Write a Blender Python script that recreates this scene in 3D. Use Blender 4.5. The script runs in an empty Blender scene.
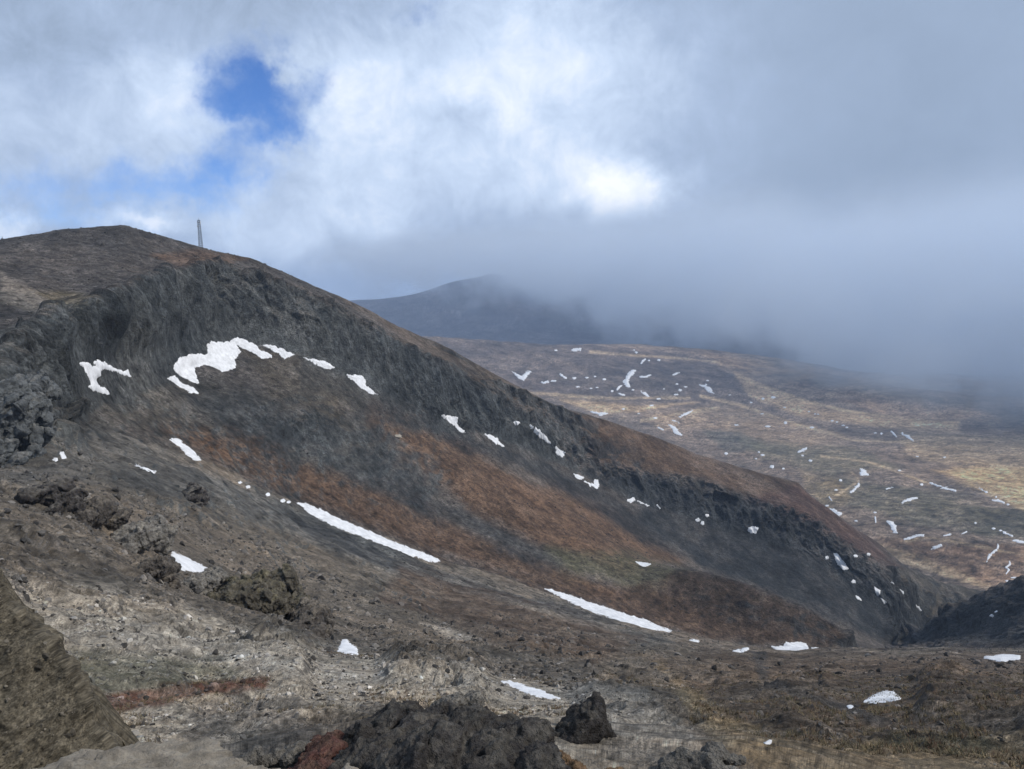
import bpy, math, random, time
import numpy as np
T00 = time.time()
S = bpy.context.scene
C = S.collection
rad = math.radians

# ------------------------------------------------------------------ camera
F = 759.0; CX, CY = 512.0, 384.5
PITCH = math.atan2(384.5-300.0, F)
cd = bpy.data.cameras.new('camera'); cam = bpy.data.objects.new('camera', cd); C.objects.link(cam)
cd.sensor_width = 36.0; cd.lens = 36.0*F/1024.0; cd.clip_start = 0.1; cd.clip_end = 120000
cam.location = (0, 0, 0); cam.rotation_euler = (math.pi/2-PITCH, 0, 0)
S.camera = cam
S.view_settings.view_transform = 'Standard'; S.view_settings.look = 'None'
S.view_settings.exposure = 0.38; S.view_settings.gamma = 1.0
S.cycles.use_denoising = True
S.cycles.max_bounces = 10; S.cycles.diffuse_bounces = 2; S.cycles.volume_bounces = 8
S.cycles.volume_step_rate = 1.0; S.cycles.volume_max_steps = 96
S.cycles.use_adaptive_sampling = True; S.cycles.adaptive_threshold = 0.02

cp, sp = math.cos(PITCH), math.sin(PITCH)
def pdir(px, py):
    a = (px-CX)/F; b = -(py-CY)/F
    return np.array([a, cp+b*sp, -sp+b*cp])
def px_azt(px, py):
    d = pdir(px, py); h = math.hypot(d[0], d[1])
    return math.atan2(d[0], d[1]), d[2]/h
def px_azel(px, py):
    a, t = px_azt(px, py); return a, math.atan(t)

# ------------------------------------------------------------------ world
SUN_EL, SUN_AZ = 44.0, 98.0      # azimuth measured from +Y towards +X
def build_world():
    w = bpy.data.worlds.new('World'); S.world = w; w.use_nodes = True
    nt = w.node_tree; N = nt.nodes; L = nt.links; N.clear()
    def nd(t, **k):
        n = N.new(t)
        for a, b in k.items(): setattr(n, a, b)
        return n
    def val(x, inp):
        if isinstance(x, (int, float)): inp.default_value = x
        elif isinstance(x, (tuple, list)): inp.default_value = x
        else: L.new(x, inp)
    def M(op, a, b=0.0, c=None, clamp=False):
        n = nd('ShaderNodeMath', operation=op, use_clamp=clamp); val(a, n.inputs[0]); val(b, n.inputs[1])
        if c is not None: val(c, n.inputs[2])
        return n.outputs[0]
    def VM(op, a, b):
        n = nd('ShaderNodeVectorMath', operation=op); val(a, n.inputs[0]); val(b, n.inputs[1])
        return n.outputs['Value'] if op in ('LENGTH', 'DOT_PRODUCT') else n.outputs[0]
    def noise(vec, scale, detail, rough=0.55, dist=0.0, color=False):
        n = nd('ShaderNodeTexNoise'); L.new(vec, n.inputs['Vector'])
        n.inputs['Scale'].default_value = scale; n.inputs['Detail'].default_value = detail
        n.inputs['Roughness'].default_value = rough; n.inputs['Distortion'].default_value = dist
        return n.outputs['Color'] if color else n.outputs[0]
    def mixc(f, a, b):
        n = nd('ShaderNodeMix', data_type='RGBA'); val(f, n.inputs[0]); val(a, n.inputs[6]); val(b, n.inputs[7])
        return n.outputs[2]
    sky = nd('ShaderNodeTexSky', sky_type='NISHITA'); sky.sun_disc = False
    sky.sun_elevation = rad(SUN_EL); sky.sun_rotation = rad(SUN_AZ); sky.altitude = 2500
    tc = nd('ShaderNodeTexCoord')
    d = VM('NORMALIZE', tc.outputs['Generated'], (0, 0, 0))
    sx = nd('ShaderNodeSeparateXYZ'); L.new(d, sx.inputs[0])
    az = M('ARCTAN2', sx.outputs[0], sx.outputs[1]); el = M('ARCSINE', sx.outputs[2])
    cb = nd('ShaderNodeCombineXYZ'); L.new(az, cb.inputs[0]); L.new(el, cb.inputs[1])
    P0 = cb.outputs[0]
    w1 = VM('SUBTRACT', noise(d, 5.0, 6, 0.55, color=True), (0.5, 0.5, 0.5))
    w2 = VM('SUBTRACT', noise(d, 16.0, 8, 0.66, color=True), (0.5, 0.5, 0.5))
    P = VM('ADD', P0, VM('ADD', VM('MULTIPLY', w1, (0.15, 0.13, 0)), VM('MULTIPLY', w2, (0.085, 0.075, 0))))
    def blob(px, py, rx, ry, amp, src=P):
        a, e = px_azel(px, py)
        v = VM('MULTIPLY', VM('SUBTRACT', src, (a, e, 0)), (F/rx, F/ry, 0))
        q = VM('DOT_PRODUCT', v, v)
        return M('MULTIPLY', M('EXPONENT', M('MULTIPLY', q, -1.0)), amp)
    def total(lst, src=P):
        o = None
        for b in lst:
            x = blob(*b, src=src); o = x if o is None else M('ADD', o, x)
        return o
    n1 = noise(d, 4.5, 10, 0.6, 0.5); n2 = noise(d, 15.0, 10, 0.66, 0.4)
    nn = M('ADD', M('MULTIPLY', n1, 0.65), M('MULTIPLY', n2, 0.35))     # about .5
    hole = total([(262, 100, 54, 50, 1.3), (150, 172, 76, 26, 0.66), (45, 192, 76, 30, 0.5), (418, 22, 36, 20, 0.7), (225, 175, 40, 40, 0.45), (210, 80, 24, 18, .3), (300, 128, 24, 28, .45), (335, 95, 20, 16, .35), (292, 72, 22, 12, -.6), (238, 118, 30, 12, -.45), (275, 150, 20, 10, -.3),
                  (60, 30, 90, 18, 0.35), (90, 225, 90, 14, 0.35), (360, 60, 26, 20, .35)])
    hole = M('ADD', hole, M('ADD', M('MULTIPLY', M('SUBTRACT', nn, 0.5), 1.6), M('MULTIPLY', M('SUBTRACT', noise(d, 30.0, 8, .65), .5), .9)))
    mr = nd('ShaderNodeMapRange', interpolation_type='SMOOTHSTEP'); L.new(hole, mr.inputs[0])
    mr.inputs[1].default_value = 0.25; mr.inputs[2].default_value = 1.35
    clear = mr.outputs[0]
    bright = total([(530, 95, 150, 80, 0.42), (636, 178, 42, 32, 0.45), (350, 110, 60, 60, 0.28), (330, 215, 130, 50, 0.30), (560, 190, 90, 40, 0.12),
                    (140, 215, 40, 10, 0.35), (12, 222, 22, 14, 0.45), (110, 110, 130, 55, 0.24), (170, 80, 40, 26, .12),
                    (800, 60, 260, 140, -0.07), (1000, 60, 160, 160, -0.03), (860, 200, 170, 60, -0.06), (560, 235, 80, 26, -0.16),
                    (480, 128, 60, 16, -0.14), (0, 60, 60, 40, -0.06)])
    nn3 = M('ADD', M('MULTIPLY', n1, 0.45), M('MULTIPLY', n2, 0.55))
    # texture is strong in the sunlit cloud on the left, faint in the grey sheet on the right
    a0, e0 = px_azel(700, 200)
    tx = nd('ShaderNodeMapRange'); L.new(az, tx.inputs[0]); tx.inputs[1].default_value = a0-0.12; tx.inputs[2].default_value = a0+0.12
    tx.inputs[3].default_value = 1.25; tx.inputs[4].default_value = 0.22
    b = M('ADD', M('ADD', 0.42, bright), M('MULTIPLY', M('MULTIPLY', M('SUBTRACT', nn3, 0.5), tx.outputs[0]), 0.85))
    cr = nd('ShaderNodeValToRGB'); L.new(b, cr.inputs[0]); e = cr.color_ramp.elements
    e[0].position = 0.0; e[0].color = (0.14, 0.185, 0.27, 1)
    e[1].position = 1.0; e[1].color = (0.93, 0.96, 1.0, 1)
    for p_, c_ in ((0.3, (0.27, 0.345, 0.46, 1)), (0.5, (0.37, 0.465, 0.62, 1)), (0.72, (0.56, 0.67, 0.83, 1))):
        x = e.new(p_); x.color = c_
    skyc = VM('MULTIPLY', sky.outputs[0], (0.045, 0.072, 0.115))
    col = mixc(clear, VM('MULTIPLY', cr.outputs[0], (.91, .91, .93)), skyc)
    # below the horizon: the shaded land far away
    dn = nd('ShaderNodeMapRange'); L.new(el, dn.inputs[0]); dn.inputs[1].default_value = -0.02; dn.inputs[2].default_value = -0.14
    col = mixc(dn.outputs[0], col, (0.10, 0.11, 0.12, 1))
    bg = nd('ShaderNodeBackground'); L.new(col, bg.inputs[0]); bg.inputs[1].default_value = 1.0
    out = nd('ShaderNodeOutputWorld'); L.new(bg.outputs[0], out.inputs[0])
    w.cycles.sampling_method = 'MANUAL'; w.cycles.sample_map_resolution = 512
build_world()

sd = bpy.data.lights.new('sun', 'SUN'); sun = bpy.data.objects.new('sun', sd); C.objects.link(sun)
sd.energy = 2.5; sd.angle = rad(7); sd.color = (1.0, 0.94, 0.85)
sun.rotation_euler = (rad(90-SUN_EL), 0, rad(180-SUN_AZ))

# ------------------------------------------------------------------ noise
rng = np.random.default_rng(7)
_perm = rng.permutation(256).astype(np.int32); _perm = np.concatenate([_perm, _perm, _perm])
_g = rng.normal(size=(256, 3)).astype(np.float32); _g /= np.linalg.norm(_g, axis=1)[:, None]
def perlin(x, y, z):
    xi = np.floor(x).astype(np.int32); yi = np.floor(y).astype(np.int32); zi = np.floor(z).astype(np.int32)
    xf = (x-xi).astype(np.float32); yf = (y-yi).astype(np.float32); zf = (z-zi).astype(np.float32)
    xi &= 255; yi &= 255; zi &= 255
    u = xf*xf*xf*(xf*(xf*6-15)+10); v = yf*yf*yf*(yf*(yf*6-15)+10); w = zf*zf*zf*(zf*(zf*6-15)+10)
    def gr(a, b, c):
        h = _perm[_perm[_perm[xi+a]+yi+b]+zi+c]
        g = _g[h]
        return g[..., 0]*(xf-a)+g[..., 1]*(yf-b)+g[..., 2]*(zf-c)
    def lp(p, q, t): return p+(q-p)*t
    return 1.5*lp(lp(lp(gr(0,0,0), gr(1,0,0), u), lp(gr(0,1,0), gr(1,1,0), u), v),
                  lp(lp(gr(0,0,1), gr(1,0,1), u), lp(gr(0,1,1), gr(1,1,1), u), v), w)
def fbm(P, lam, octs, gain=0.5, ridged=False, zs=1.0, off=0.0):
    o = np.zeros(P.shape[:-1], np.float32); a = 1.0
    for k in range(octs):
        n = perlin(P[..., 0]/lam+13.1*k+off, P[..., 1]/lam+7.7*k+off, P[..., 2]/(lam*zs)+3.3*k)
        if ridged: n = 1-2.0*np.abs(n)
        o += a*n; a *= gain; lam *= 0.5
    return o
def worley(x, y, scale, seed=0):
    # nearest jittered cell centre: offset from it and three random numbers of that cell
    x = x/scale; y = y/scale; xi = np.floor(x).astype(np.int32); yi = np.floor(y).astype(np.int32)
    best = np.full(x.shape, 9e9, np.float32); bx = np.zeros_like(best); by = np.zeros_like(best); bh = np.zeros(x.shape, np.int32)
    for a in (-1, 0, 1):
        for b in (-1, 0, 1):
            h = _perm[(_perm[(xi+a+seed) & 255]+yi+b) & 255]; h2 = _perm[h+37]; 
            cx = xi+a+h/255.; cy = yi+b+h2/255.
            dx = (x-cx).astype(np.float32); dy = (y-cy).astype(np.float32); d = dx*dx+dy*dy; m = d < best
            best = np.where(m, d, best); bx = np.where(m, dx, bx); by = np.where(m, dy, by); bh = np.where(m, h, bh)
    r1 = _perm[bh+91]/255.; r2 = _perm[bh+17]/255.-.5; r3 = _perm[bh+203]/255.-.5
    return bx, by, r1.astype(np.float32), r2.astype(np.float32), r3.astype(np.float32)
def facets(x, y, scale, seed=0, tilt=1.0):
    bx, by, r1, r2, r3 = worley(x, y, scale, seed)
    return (r1-.5)+tilt*2*(r2*bx+r3*by)
def sstep(a, b, x):
    t = np.clip((x-a)/(b-a), 0, 1); return t*t*(3-2*t)

def poly_sdf(poly, u, v):
    """signed distance, negative inside"""
    d = np.full(u.shape, 1e9, np.float32); ins = np.zeros(u.shape, bool)
    n = len(poly)
    for i in range(n):
        x0, y0 = poly[i]; x1, y1 = poly[(i+1) % n]
        ex, ey = x1-x0, y1-y0
        wx, wy = u-x0, v-y0
        t = np.clip((wx*ex+wy*ey)/(ex*ex+ey*ey+1e-9), 0, 1)
        d = np.minimum(d, (wx-t*ex)**2+(wy-t*ey)**2)
        c = ((y0 <= v) != (y1 <= v))
        with np.errstate(divide='ignore', invalid='ignore'):
            xi = x0+(v-y0)*(ex/(ey if ey != 0 else 1e-9))
        ins ^= (c & (u < xi))
    d = np.sqrt(d)
    return np.where(ins, -d, d)

# ------------------------------------------------------------------ terrain: a loft through surveyed lines, near to far
# each line: (px, py, distance) along its course
def LN(*p): return p
LINES = [
 LN((-250,1500,2.2),(1270,1500,2.2)),
 LN((-250,900,9),(1270,900,9)),
 LN((-250,790,27),(512,800,27),(1270,800,28)),
 LN((-250,735,38),(200,742,38),(512,752,36),(1270,755,40)),
 LN((-250,640,62),(0,680,60),(200,700,56),(512,712,60),(700,725,62),(1270,728,64)),
 LN((-250,575,92),(0,615,92),(200,652,92),(512,682,100),(700,694,110),(1270,696,110)),
 LN((-250,520,130),(0,555,130),(100,572,140),(200,612,140),(300,640,155),(450,655,170),(600,668,175),(800,678,180),(1270,676,180)),
 LN((-250,480,180),(0,500,185),(100,515,215),(200,560,225),(300,600,250),(440,628,270),(600,645,290),(700,662,290),(800,664,300),(1024,664,300),(1270,664,300)),
 LN((-250,465,230),(0,478,250),(100,470,310),(200,500,350),(300,548,380),(440,592,420),(600,622,430),(700,648,430),(800,656,430),(1024,657,430),(1270,656,430)),
 LN((-250,455,280),(0,462,310),(60,440,360),(100,432,430),(200,458,500),(300,506,560),(440,560,600),(560,596,630),(670,631,660),(740,646,680),(790,651,690),(850,650,640),(930,650,600),(1024,649,560),(1270,646,560)),
 # foot of the ridge face / drop into the gorge
 LN((-250,450,290),(0,452,325),(100,420,450),(200,447,530),(300,492,590),(440,548,630),(560,586,655),(670,620,685),(740,636,700),(790,644,705),(850,655,740),(900,668,780),(1024,668,700),(1270,660,700)),
 # knoll crest
 LN((-250,440,300),(0,436,335),(100,403,480),(200,420,580),(300,440,660),(440,512,710),(560,548,735),(640,569,750),(700,571,755),(760,588,755),(800,604,758),(840,628,765),(862,648,790),(900,652,850),(1024,640,770),(1270,610,770)),
 # dip behind the knoll
 LN((-250,430,310),(0,425,345),(100,392,490),(200,402,620),(300,400,700),(440,462,780),(560,512,830),(640,555,860),(700,576,890),(760,602,900),(800,622,900),(850,646,900),(890,655,930),(960,640,900),(1024,618,840),(1270,585,840)),
 # foot of the cliffs / crest of the dark hill on the right
 LN((-250,420,330),(0,415,360),(30,402,395),(60,388,430),(110,365,520),(180,376,660),(240,347,745),(300,357,765),(380,390,810),(450,425,870),(520,446,950),(560,466,990),(600,486,1015),(650,508,1045),(720,532,1065),(800,560,1080),(850,590,1090),(885,618,1100),(900,641,1150),(925,628,1120),(958,606,1020),(1024,580,950),(1270,520,950)),
 # cliff tops / behind the dark hill
 LN((-250,380,360),(0,352,405),(30,332,440),(60,320,470),(110,294,575),(160,272,700),(215,261,800),(300,288,822),(400,343,865),(450,368,915),(500,396,985),(560,432,1040),(600,462,1055),(650,474,1085),(700,481,1110),(760,500,1130),(810,515,1145),(850,545,1152),(885,572,1160),(905,600,1185),(925,640,1230),(958,630,1150),(1024,600,1050),(1270,545,1050)),
 LN((-250,330,420),(0,318,500),(60,301,600),(110,284,660),(160,266,740),(215,257,825),(300,284,850),(400,336,895),(450,360,935),(500,388,1000),(560,420,1055),(600,436,1085),(650,452,1125),(700,467,1160),(760,486,1190),(800,497,1210),(850,530,1220),(885,556,1230),(910,582,1260),(940,598,1330),(958,640,1340),(1024,630,1250),(1270,575,1250)),
 LN((-250,285,560),(0,272,680),(60,260,730),(125,250,760),(165,252,800),(215,254,845),(300,281,880),(400,330,930),(500,380,1010),(600,424,1110),(700,459,1200),(800,488,1260),(850,524,1262),(900,566,1290),(940,588,1380),(985,598,1450),(1024,628,1400),(1270,585,1400)),
 # skyline of the ridge
 LN((-250,262,760),(0,240,820),(60,230,830),(125,225.5,840),(165,237,850),(197,247,862),(250,258,880),(300,280,902),(340,296,917),(400,327,950),(450,349,980),(500,377,1030),(560,408,1090),(600,418,1130),(650,435,1190),(700,455,1235),(760,473,1275),(798,482,1290),(812,497,1290),(840,520,1295),(875,540,1305),(888,551,1310),(905,566,1325),(940,582,1400),(985,590,1520),(1024,600,1560),(1270,590,1560)),
 # hidden far side
 LN((-250,330,1150),(0,330,1150),(300,360,1150),(500,430,1250),(650,500,1380),(800,560,1480),(900,592,1560),(985,600,1650),(1024,604,1700),(1270,600,1700)),
 LN((-250,560,1950),(500,590,1950),(800,590,1950),(1024,585,1950),(1270,585,1950)),
 LN((-250,530,2300),(500,545,2300),(1024,540,2300),(1270,545,2300)),
 LN((-250,480,2900),(500,492,2900),(1024,488,2900),(1270,490,2900)),
 LN((-250,430,3600),(500,442,3600),(800,448,3600),(1024,452,3600),(1270,456,3600)),
 LN((-250,390,4400),(500,392,4300),(640,402,4300),(700,408,4400),(800,412,4500),(1024,424,4500),(1270,430,4500)),
 LN((-250,360,5000),(460,352,5000),(600,362,5000),(760,376,5200),(1024,400,5200),(1270,410,5200)),
 LN((-250,345,5400),(440,337,5300),(500,341,5400),(560,345,5500),(640,343,5600),(700,349,6000),(760,356,6300),(850,370,6500),(1024,385,6500),(1270,390,6500)),
 LN((-250,352,7500),(440,348,7500),(640,352,7500),(850,372,7800),(1270,385,7800)),
 LN((-250,342,9500),(440,338,9500),(640,342,9500),(850,355,9500),(1270,365,9500)),
 LN((-250,315,12500),(250,312,12500),(320,303,12500),(380,298,12500),(430,290,12500),(490,274,12800),(560,280,12800),(610,270,12500),(680,288,12500),(740,308,12500),(800,325,12500),(1270,345,12500)),
 LN((-250,345,16500),(1270,350,16500)),
 LN((-250,350,20000),(1270,350,20000)),
]
azd = np.linspace(rad(-38.5), rad(38.5), 1090)
side = rad(38.5)+np.cumsum(np.geomspace(0.003, 0.2, 24)); side = side*(math.pi-0)/side[-1] if side[-1] > math.pi else side
side = rad(38.5)+(side-rad(38.5))*(math.pi-rad(38.5))/(side[-1]-rad(38.5))
AZ = np.concatenate([-side[::-1], azd, side]); NA = len(AZ)
seg = [(2.2, 24, 70), (24, 300, 860), (300, 680, 560), (680, 1150, 1000), (1150, 1600, 190), (1600, 6700, 420), (6700, 14000, 130), (14000, 20000, 12)]
R = np.concatenate([np.geomspace(a, b, n, endpoint=False) for a, b, n in seg]+[[20000.]]); NR = len(R)
LR = np.log(R)
tl = np.zeros((len(LINES), NA)); ll = np.zeros((len(LINES), NA))
AZc = np.clip(AZ, rad(-44), rad(44))
def smooth1(y, k=4):
    p = np.pad(y, k, mode='edge'); ker = np.hanning(2*k+1); ker /= ker.sum()
    return np.convolve(p, ker, 'valid')
for i, ln in enumerate(LINES):
    a = np.array([px_azt(p[0], p[1]) for p in ln]); r_ = np.log([p[2] for p in ln])
    tl[i] = smooth1(np.interp(AZc, a[:, 0], a[:, 1])); ll[i] = smooth1(np.interp(AZc, a[:, 0], r_))
for i in range(1, len(LINES)): ll[i] = np.maximum(ll[i], ll[i-1]+0.012)
# piecewise monotone cubic (Fritsch-Carlson) along every column
Tg = np.zeros((NR, NA), np.float64)
h = np.diff(ll, axis=0); dl = np.diff(tl, axis=0)/h
m = np.zeros_like(tl); m[0] = dl[0]; m[-1] = dl[-1]
w1 = 2*h[1:]+h[:-1]; w2 = h[1:]+2*h[:-1]
same = dl[1:]*dl[:-1] > 0
with np.errstate(divide='ignore', invalid='ignore'):
    mm = (w1+w2)/(w1/dl[:-1]+w2/dl[1:])
m[1:-1] = np.where(same, mm, 0)
for j in range(NA):
    k = np.clip(np.searchsorted(ll[:, j], LR)-1, 0, len(LINES)-2)
    hh = h[k, j]; s = np.clip((LR-ll[k, j])/hh, 0, 1)
    Tg[:, j] = ((1+2*s)*(1-s)**2)*tl[k, j]+s*(1-s)**2*hh*m[k, j]+s*s*(3-2*s)*tl[k+1, j]+s*s*(s-1)*hh*m[k+1, j]
P = np.zeros((NR, NA, 3))
P[..., 0] = R[:, None]*np.sin(AZ)[None]; P[..., 1] = R[:, None]*np.cos(AZ)[None]; P[..., 2] = R[:, None]*Tg
def normals(P):
    du = np.gradient(P, axis=0); dv = np.gradient(P, axis=1)
    n = np.cross(dv, du); n /= np.linalg.norm(n, axis=-1)[..., None]+1e-12
    return n
Nm = normals(P)
print('loft', time.time()-T00)
RR = np.broadcast_to(R[:, None], (NR, NA))
def line_r(i): return np.exp(ll[i])[None, :]
G_, CB_, CT_, SK_ = 9, 13, 14, 17
steep = np.sqrt(np.maximum(0, 1-Nm[..., 2]**2))
on_ridge = (RR > line_r(G_)) & (RR < line_r(18))
cliff = sstep(0.74, 0.88, steep)*on_ridge
cliff = np.maximum(cliff, (sstep(0.0, 0.03, LR[:, None]-ll[CB_])*(1-sstep(-0.01, 0.012, LR[:, None]-ll[CT_])))*(AZ < px_azt(900, 560)[0])[None])
# dark hill on the right and crags upper left
Pn = P.astype(np.float32)
_aL = px_azt(62, 400)[0]
cliff = np.maximum(cliff, (sstep(_aL+.03, _aL-.02, AZ)[None]*sstep(math.log(285), math.log(310), LR)[:, None]*(1-sstep(-0.01, 0.03, LR[:, None]-ll[CT_]))))
disp = np.zeros((NR, NA), np.float32)
def band(r0, r1):
    i0, i1 = np.searchsorted(R, [r0, r1]); return slice(max(i0, 0), min(i1, NR))
def add_oct(r0, r1, lam, amp, ridged=False, zs=1.0, msk=None, off=0.0, fade=0.25):
    sl = band(r0, r1)
    n = fbm(Pn[sl], lam, 1, ridged=ridged, zs=zs, off=off)
    if ridged: n = n*1.0-0.25
    lr = LR[sl][:, None]; f = sstep(math.log(r0), math.log(r0)+fade, lr)*(1-sstep(math.log(r1)-fade, math.log(r1), lr))
    disp[sl] += (n*amp*f*(1 if msk is None else msk[sl])).astype(np.float32)
# general roughness: each wavelength only where the grid can carry it
smoothk = 1-0.75*cliff
for lam, r0, r1, k in ((2400, 8500, 22000, .06), (1100, 8500, 22000, .06), (900, 1700, 22000, .022), (420, 1500, 15000, .03), (200, 1400, 12000, .045), (100, 1300, 9000, .05), (50, 1200, 7000, .05), (25, 1200, 4500, .03),
                       (60, 250, 1700, .018), (30, 120, 1700, .028), (15, 60, 1700, .038), (7.5, 30, 1600, .05), (3.8, 15, 900, .055), (1.9, 5, 450, .06), (0.95, 3, 220, .06), (0.5, 2.2, 110, .055), (0.25, 2.2, 60, .05)):
    add_oct(r0, r1, lam, lam*k, msk=smoothk)
# blocky ridged detail near by
for lam, r0, r1, k in ((30, 60, 900, .03), (16, 24, 900, .05), (8, 24, 700, .065), (4, 24, 420, .085), (2, 20, 260, .10), (1.0, 10, 130, .10), (.5, 10, 70, .09)):
    add_oct(r0, r1, lam, lam*k, ridged=True, off=31.7)
_lump = np.clip(.35+1.1*fbm(Pn[band(20, 520)], 26, 3, .5), 0, 1.3); _lm = np.zeros((NR, NA), np.float32); _lm[band(20, 520)] = _lump
_lm *= (1-.7*sstep(rad(4), rad(16), AZ))[None].astype(np.float32)
for lam, r0, r1, k in ((20, 60, 520, .06), (10, 24, 480, .075), (5, 24, 400, .08), (2.5, 20, 300, .08), (1.2, 15, 150, .08), (.6, 12, 80, .08)):
    add_oct(r0, r1, lam, lam*k, ridged=True, off=71.3, msk=_lm)
_dh = ((AZ > px_azt(885, 640)[0])[None] & (RR > 700) & (RR < 1080)).astype(np.float32)
for lam, k in ((40, .10), (20, .14), (10, .16), (5, .16)):
    add_oct(700, 1080, lam, lam*k, ridged=True, off=3.3, msk=_dh, fade=.05)
# blocks: angular facets in the near ground and the cliffs
def add_fac(r0, r1, sc, amp, msk, seed, zx=.25):
    sl = band(r0, r1); q_ = Pn[sl]; lr = LR[sl][:, None]
    f = sstep(math.log(r0), math.log(r0)+.2, lr)*(1-sstep(math.log(r1)-.2, math.log(r1), lr))
    wx = .25*sc*perlin(q_[..., 0]/sc, q_[..., 1]/sc, q_[..., 2]/sc)
    disp[sl] += (facets(q_[..., 0]+wx+zx*q_[..., 2], q_[..., 1]+wx-zx*q_[..., 2], sc, seed)*amp*f*(msk if np.isscalar(msk) else msk[sl])).astype(np.float32)
for sc, r0, r1, k, sd_ in ((9, 60, 520, .09, 3), (4.5, 24, 420, .12, 9), (2.2, 24, 220, .15, 15), (1.1, 20, 110, .16, 22), (.55, 20, 60, .14, 31)):
    add_fac(r0, r1, sc, sc*k, np.clip(_lm*1.3-.15, 0, 1.2), sd_)
_cm = cliff.astype(np.float32)
for sc, k, sd_ in ((26, .22, 4), (12, .26, 11), (6, .24, 19)): add_fac(285, 1700, sc, sc*k, _cm, sd_, zx=.12)
# cliffs: vertical ribs and gullies
for lam, k in ((70, .10), (34, .17), (17, .22), (8.5, .22), (4.5, .16)):
    add_oct(280, 1700, lam, lam*k, ridged=True, zs=6, msk=cliff.astype(np.float32), off=5.5)
# the ground lies smoother under the lasting snow
_d = P[..., 1]*cp-P[..., 2]*sp; _d = np.where(_d < .1, .1, _d); _u = (CX+F*P[..., 0]/_d).astype(np.float32); _v = (CY-F*(P[..., 1]*sp+P[..., 2]*cp)/_d).astype(np.float32)
for pl in ([(70,352),(135,362),(138,382),(110,402),(76,394)], [(158,350),(205,333),(240,327),(300,345),(385,372),(390,405),(340,398),(270,370),(240,382),(200,402),(158,388)],
           [(980,652),(1028,652),(1028,668),(980,668)], [(858,686),(906,686),(906,710),(844,712)], [(325,630),(368,630),(372,690),(322,690)], [(165,546),(218,546),(218,578),(165,578)], [(495,676),(565,680),(568,704),(500,704)]):
    xs = [q_[0] for q_ in pl]; ys = [q_[1] for q_ in pl]; m_ = (_u > min(xs)-34) & (_u < max(xs)+34) & (_v > min(ys)-34) & (_v < max(ys)+34) & (RR < 1000) & (np.abs(AZ) < .7)[None]
    disp[m_] *= (.18+.82*sstep(-2, 30, poly_sdf(pl, _u[m_], _v[m_])))
Pd = P+Nm*disp[..., None]
Nd = normals(Pd)
print('disp', time.time()-T00)
# projected coordinates of every vertex, only used to know which survey polygon it lies in
den = Pd[..., 1]*cp-Pd[..., 2]*sp
den = np.where(den < 0.1, 0.1, den)
U = (CX+F*Pd[..., 0]/den).astype(np.float32); V = (CY-F*(Pd[..., 1]*sp+Pd[..., 2]*cp)/den).astype(np.float32)
front = (np.abs(AZ) < rad(44))[None, :] & np.ones((NR, 1), bool)

# noise used for edges and mottling, wavelength growing with distance
def scaled_noise(k, octs, off, gain=0.55):
    # blend of wavelengths so features keep a natural size at every range
    out = np.zeros((NR, NA), np.float32)
    lams = k*np.array([0.25, 1, 4, 16, 64, 256.]); cent = np.log([8, 32, 128, 512, 2048, 8192.])
    for lam, c in zip(lams, cent):
        w = np.clip(1-np.abs(LR-c)/math.log(4), 0, 1)
        rows = np.nonzero(w > 0)[0]; sl = slice(rows[0], rows[-1]+1)
        out[sl] += w[sl][:, None]*fbm(Pn[sl], lam, octs, gain, off=off)
    return out
nA = scaled_noise(6.0, 5, 2.2, 0.6); nB = scaled_noise(2.0, 4, 17.9, 0.65); nC = scaled_noise(14.0, 4, 44.0, 0.55); nD = scaled_noise(.45, 3, 91.0, 0.7)
print('noise', time.time()-T00)

COL = np.zeros((NR, NA, 3), np.float32)
def setc(msk, c): COL[msk] = c
COL[:] = (.135, .115, .092)
COL[on_ridge] = (.105, .092, .082)
COL[RR > line_r(18)*1.05] = (.13, .112, .098)
COL[RR > 7200] = (.065, .06, .065)
def paint(poly, col, soft=6, warp=10, op=1.0, r0=0, r1=1e9, brk=0.35, big=None):
    xs = [p[0] for p in poly]; ys = [p[1] for p in poly]
    mg = soft+warp*1.5+2
    m = (U > min(xs)-mg) & (U < max(xs)+mg) & (V > min(ys)-mg) & (V < max(ys)+mg) & (RR > r0) & (RR < r1) & front
    if not m.any(): return
    d = poly_sdf(poly, U[m], V[m])+warp*(0.8*nA[m]+0.5*nB[m])
    a = (1-sstep(-soft, soft, d))*op
    a = a*np.clip(1-brk*(0.5+1.3*nB[m]), 0, 1)
    COL[m] = COL[m]*(1-a[:, None])+np.array(col, np.float32)*a[:, None]
RUST = (.142, .088, .056); RUSTD = (.098, .066, .046); DK = (.036, .041, .045); DK2 = (.075, .078, .078); PALE = (.50, .44, .36); TAN = (.27, .205, .125)
GRN = (.085, .085, .055); BRN = (.13, .10, .075)
RG = (300, 1800)
def rp(poly, col, soft=6, warp=10, op=1, brk=.35): paint(poly, col, soft, warp, op, *RG, brk=brk)
def fp(poly, col, soft=5, warp=9, op=1, brk=.35): paint(poly, col, soft, warp, op, 3, 800, brk=brk)
def pp(poly, col, soft=4, warp=7, op=1, brk=.35): paint(poly, col, soft, warp, op, 1600, 9000, brk=brk)
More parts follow.
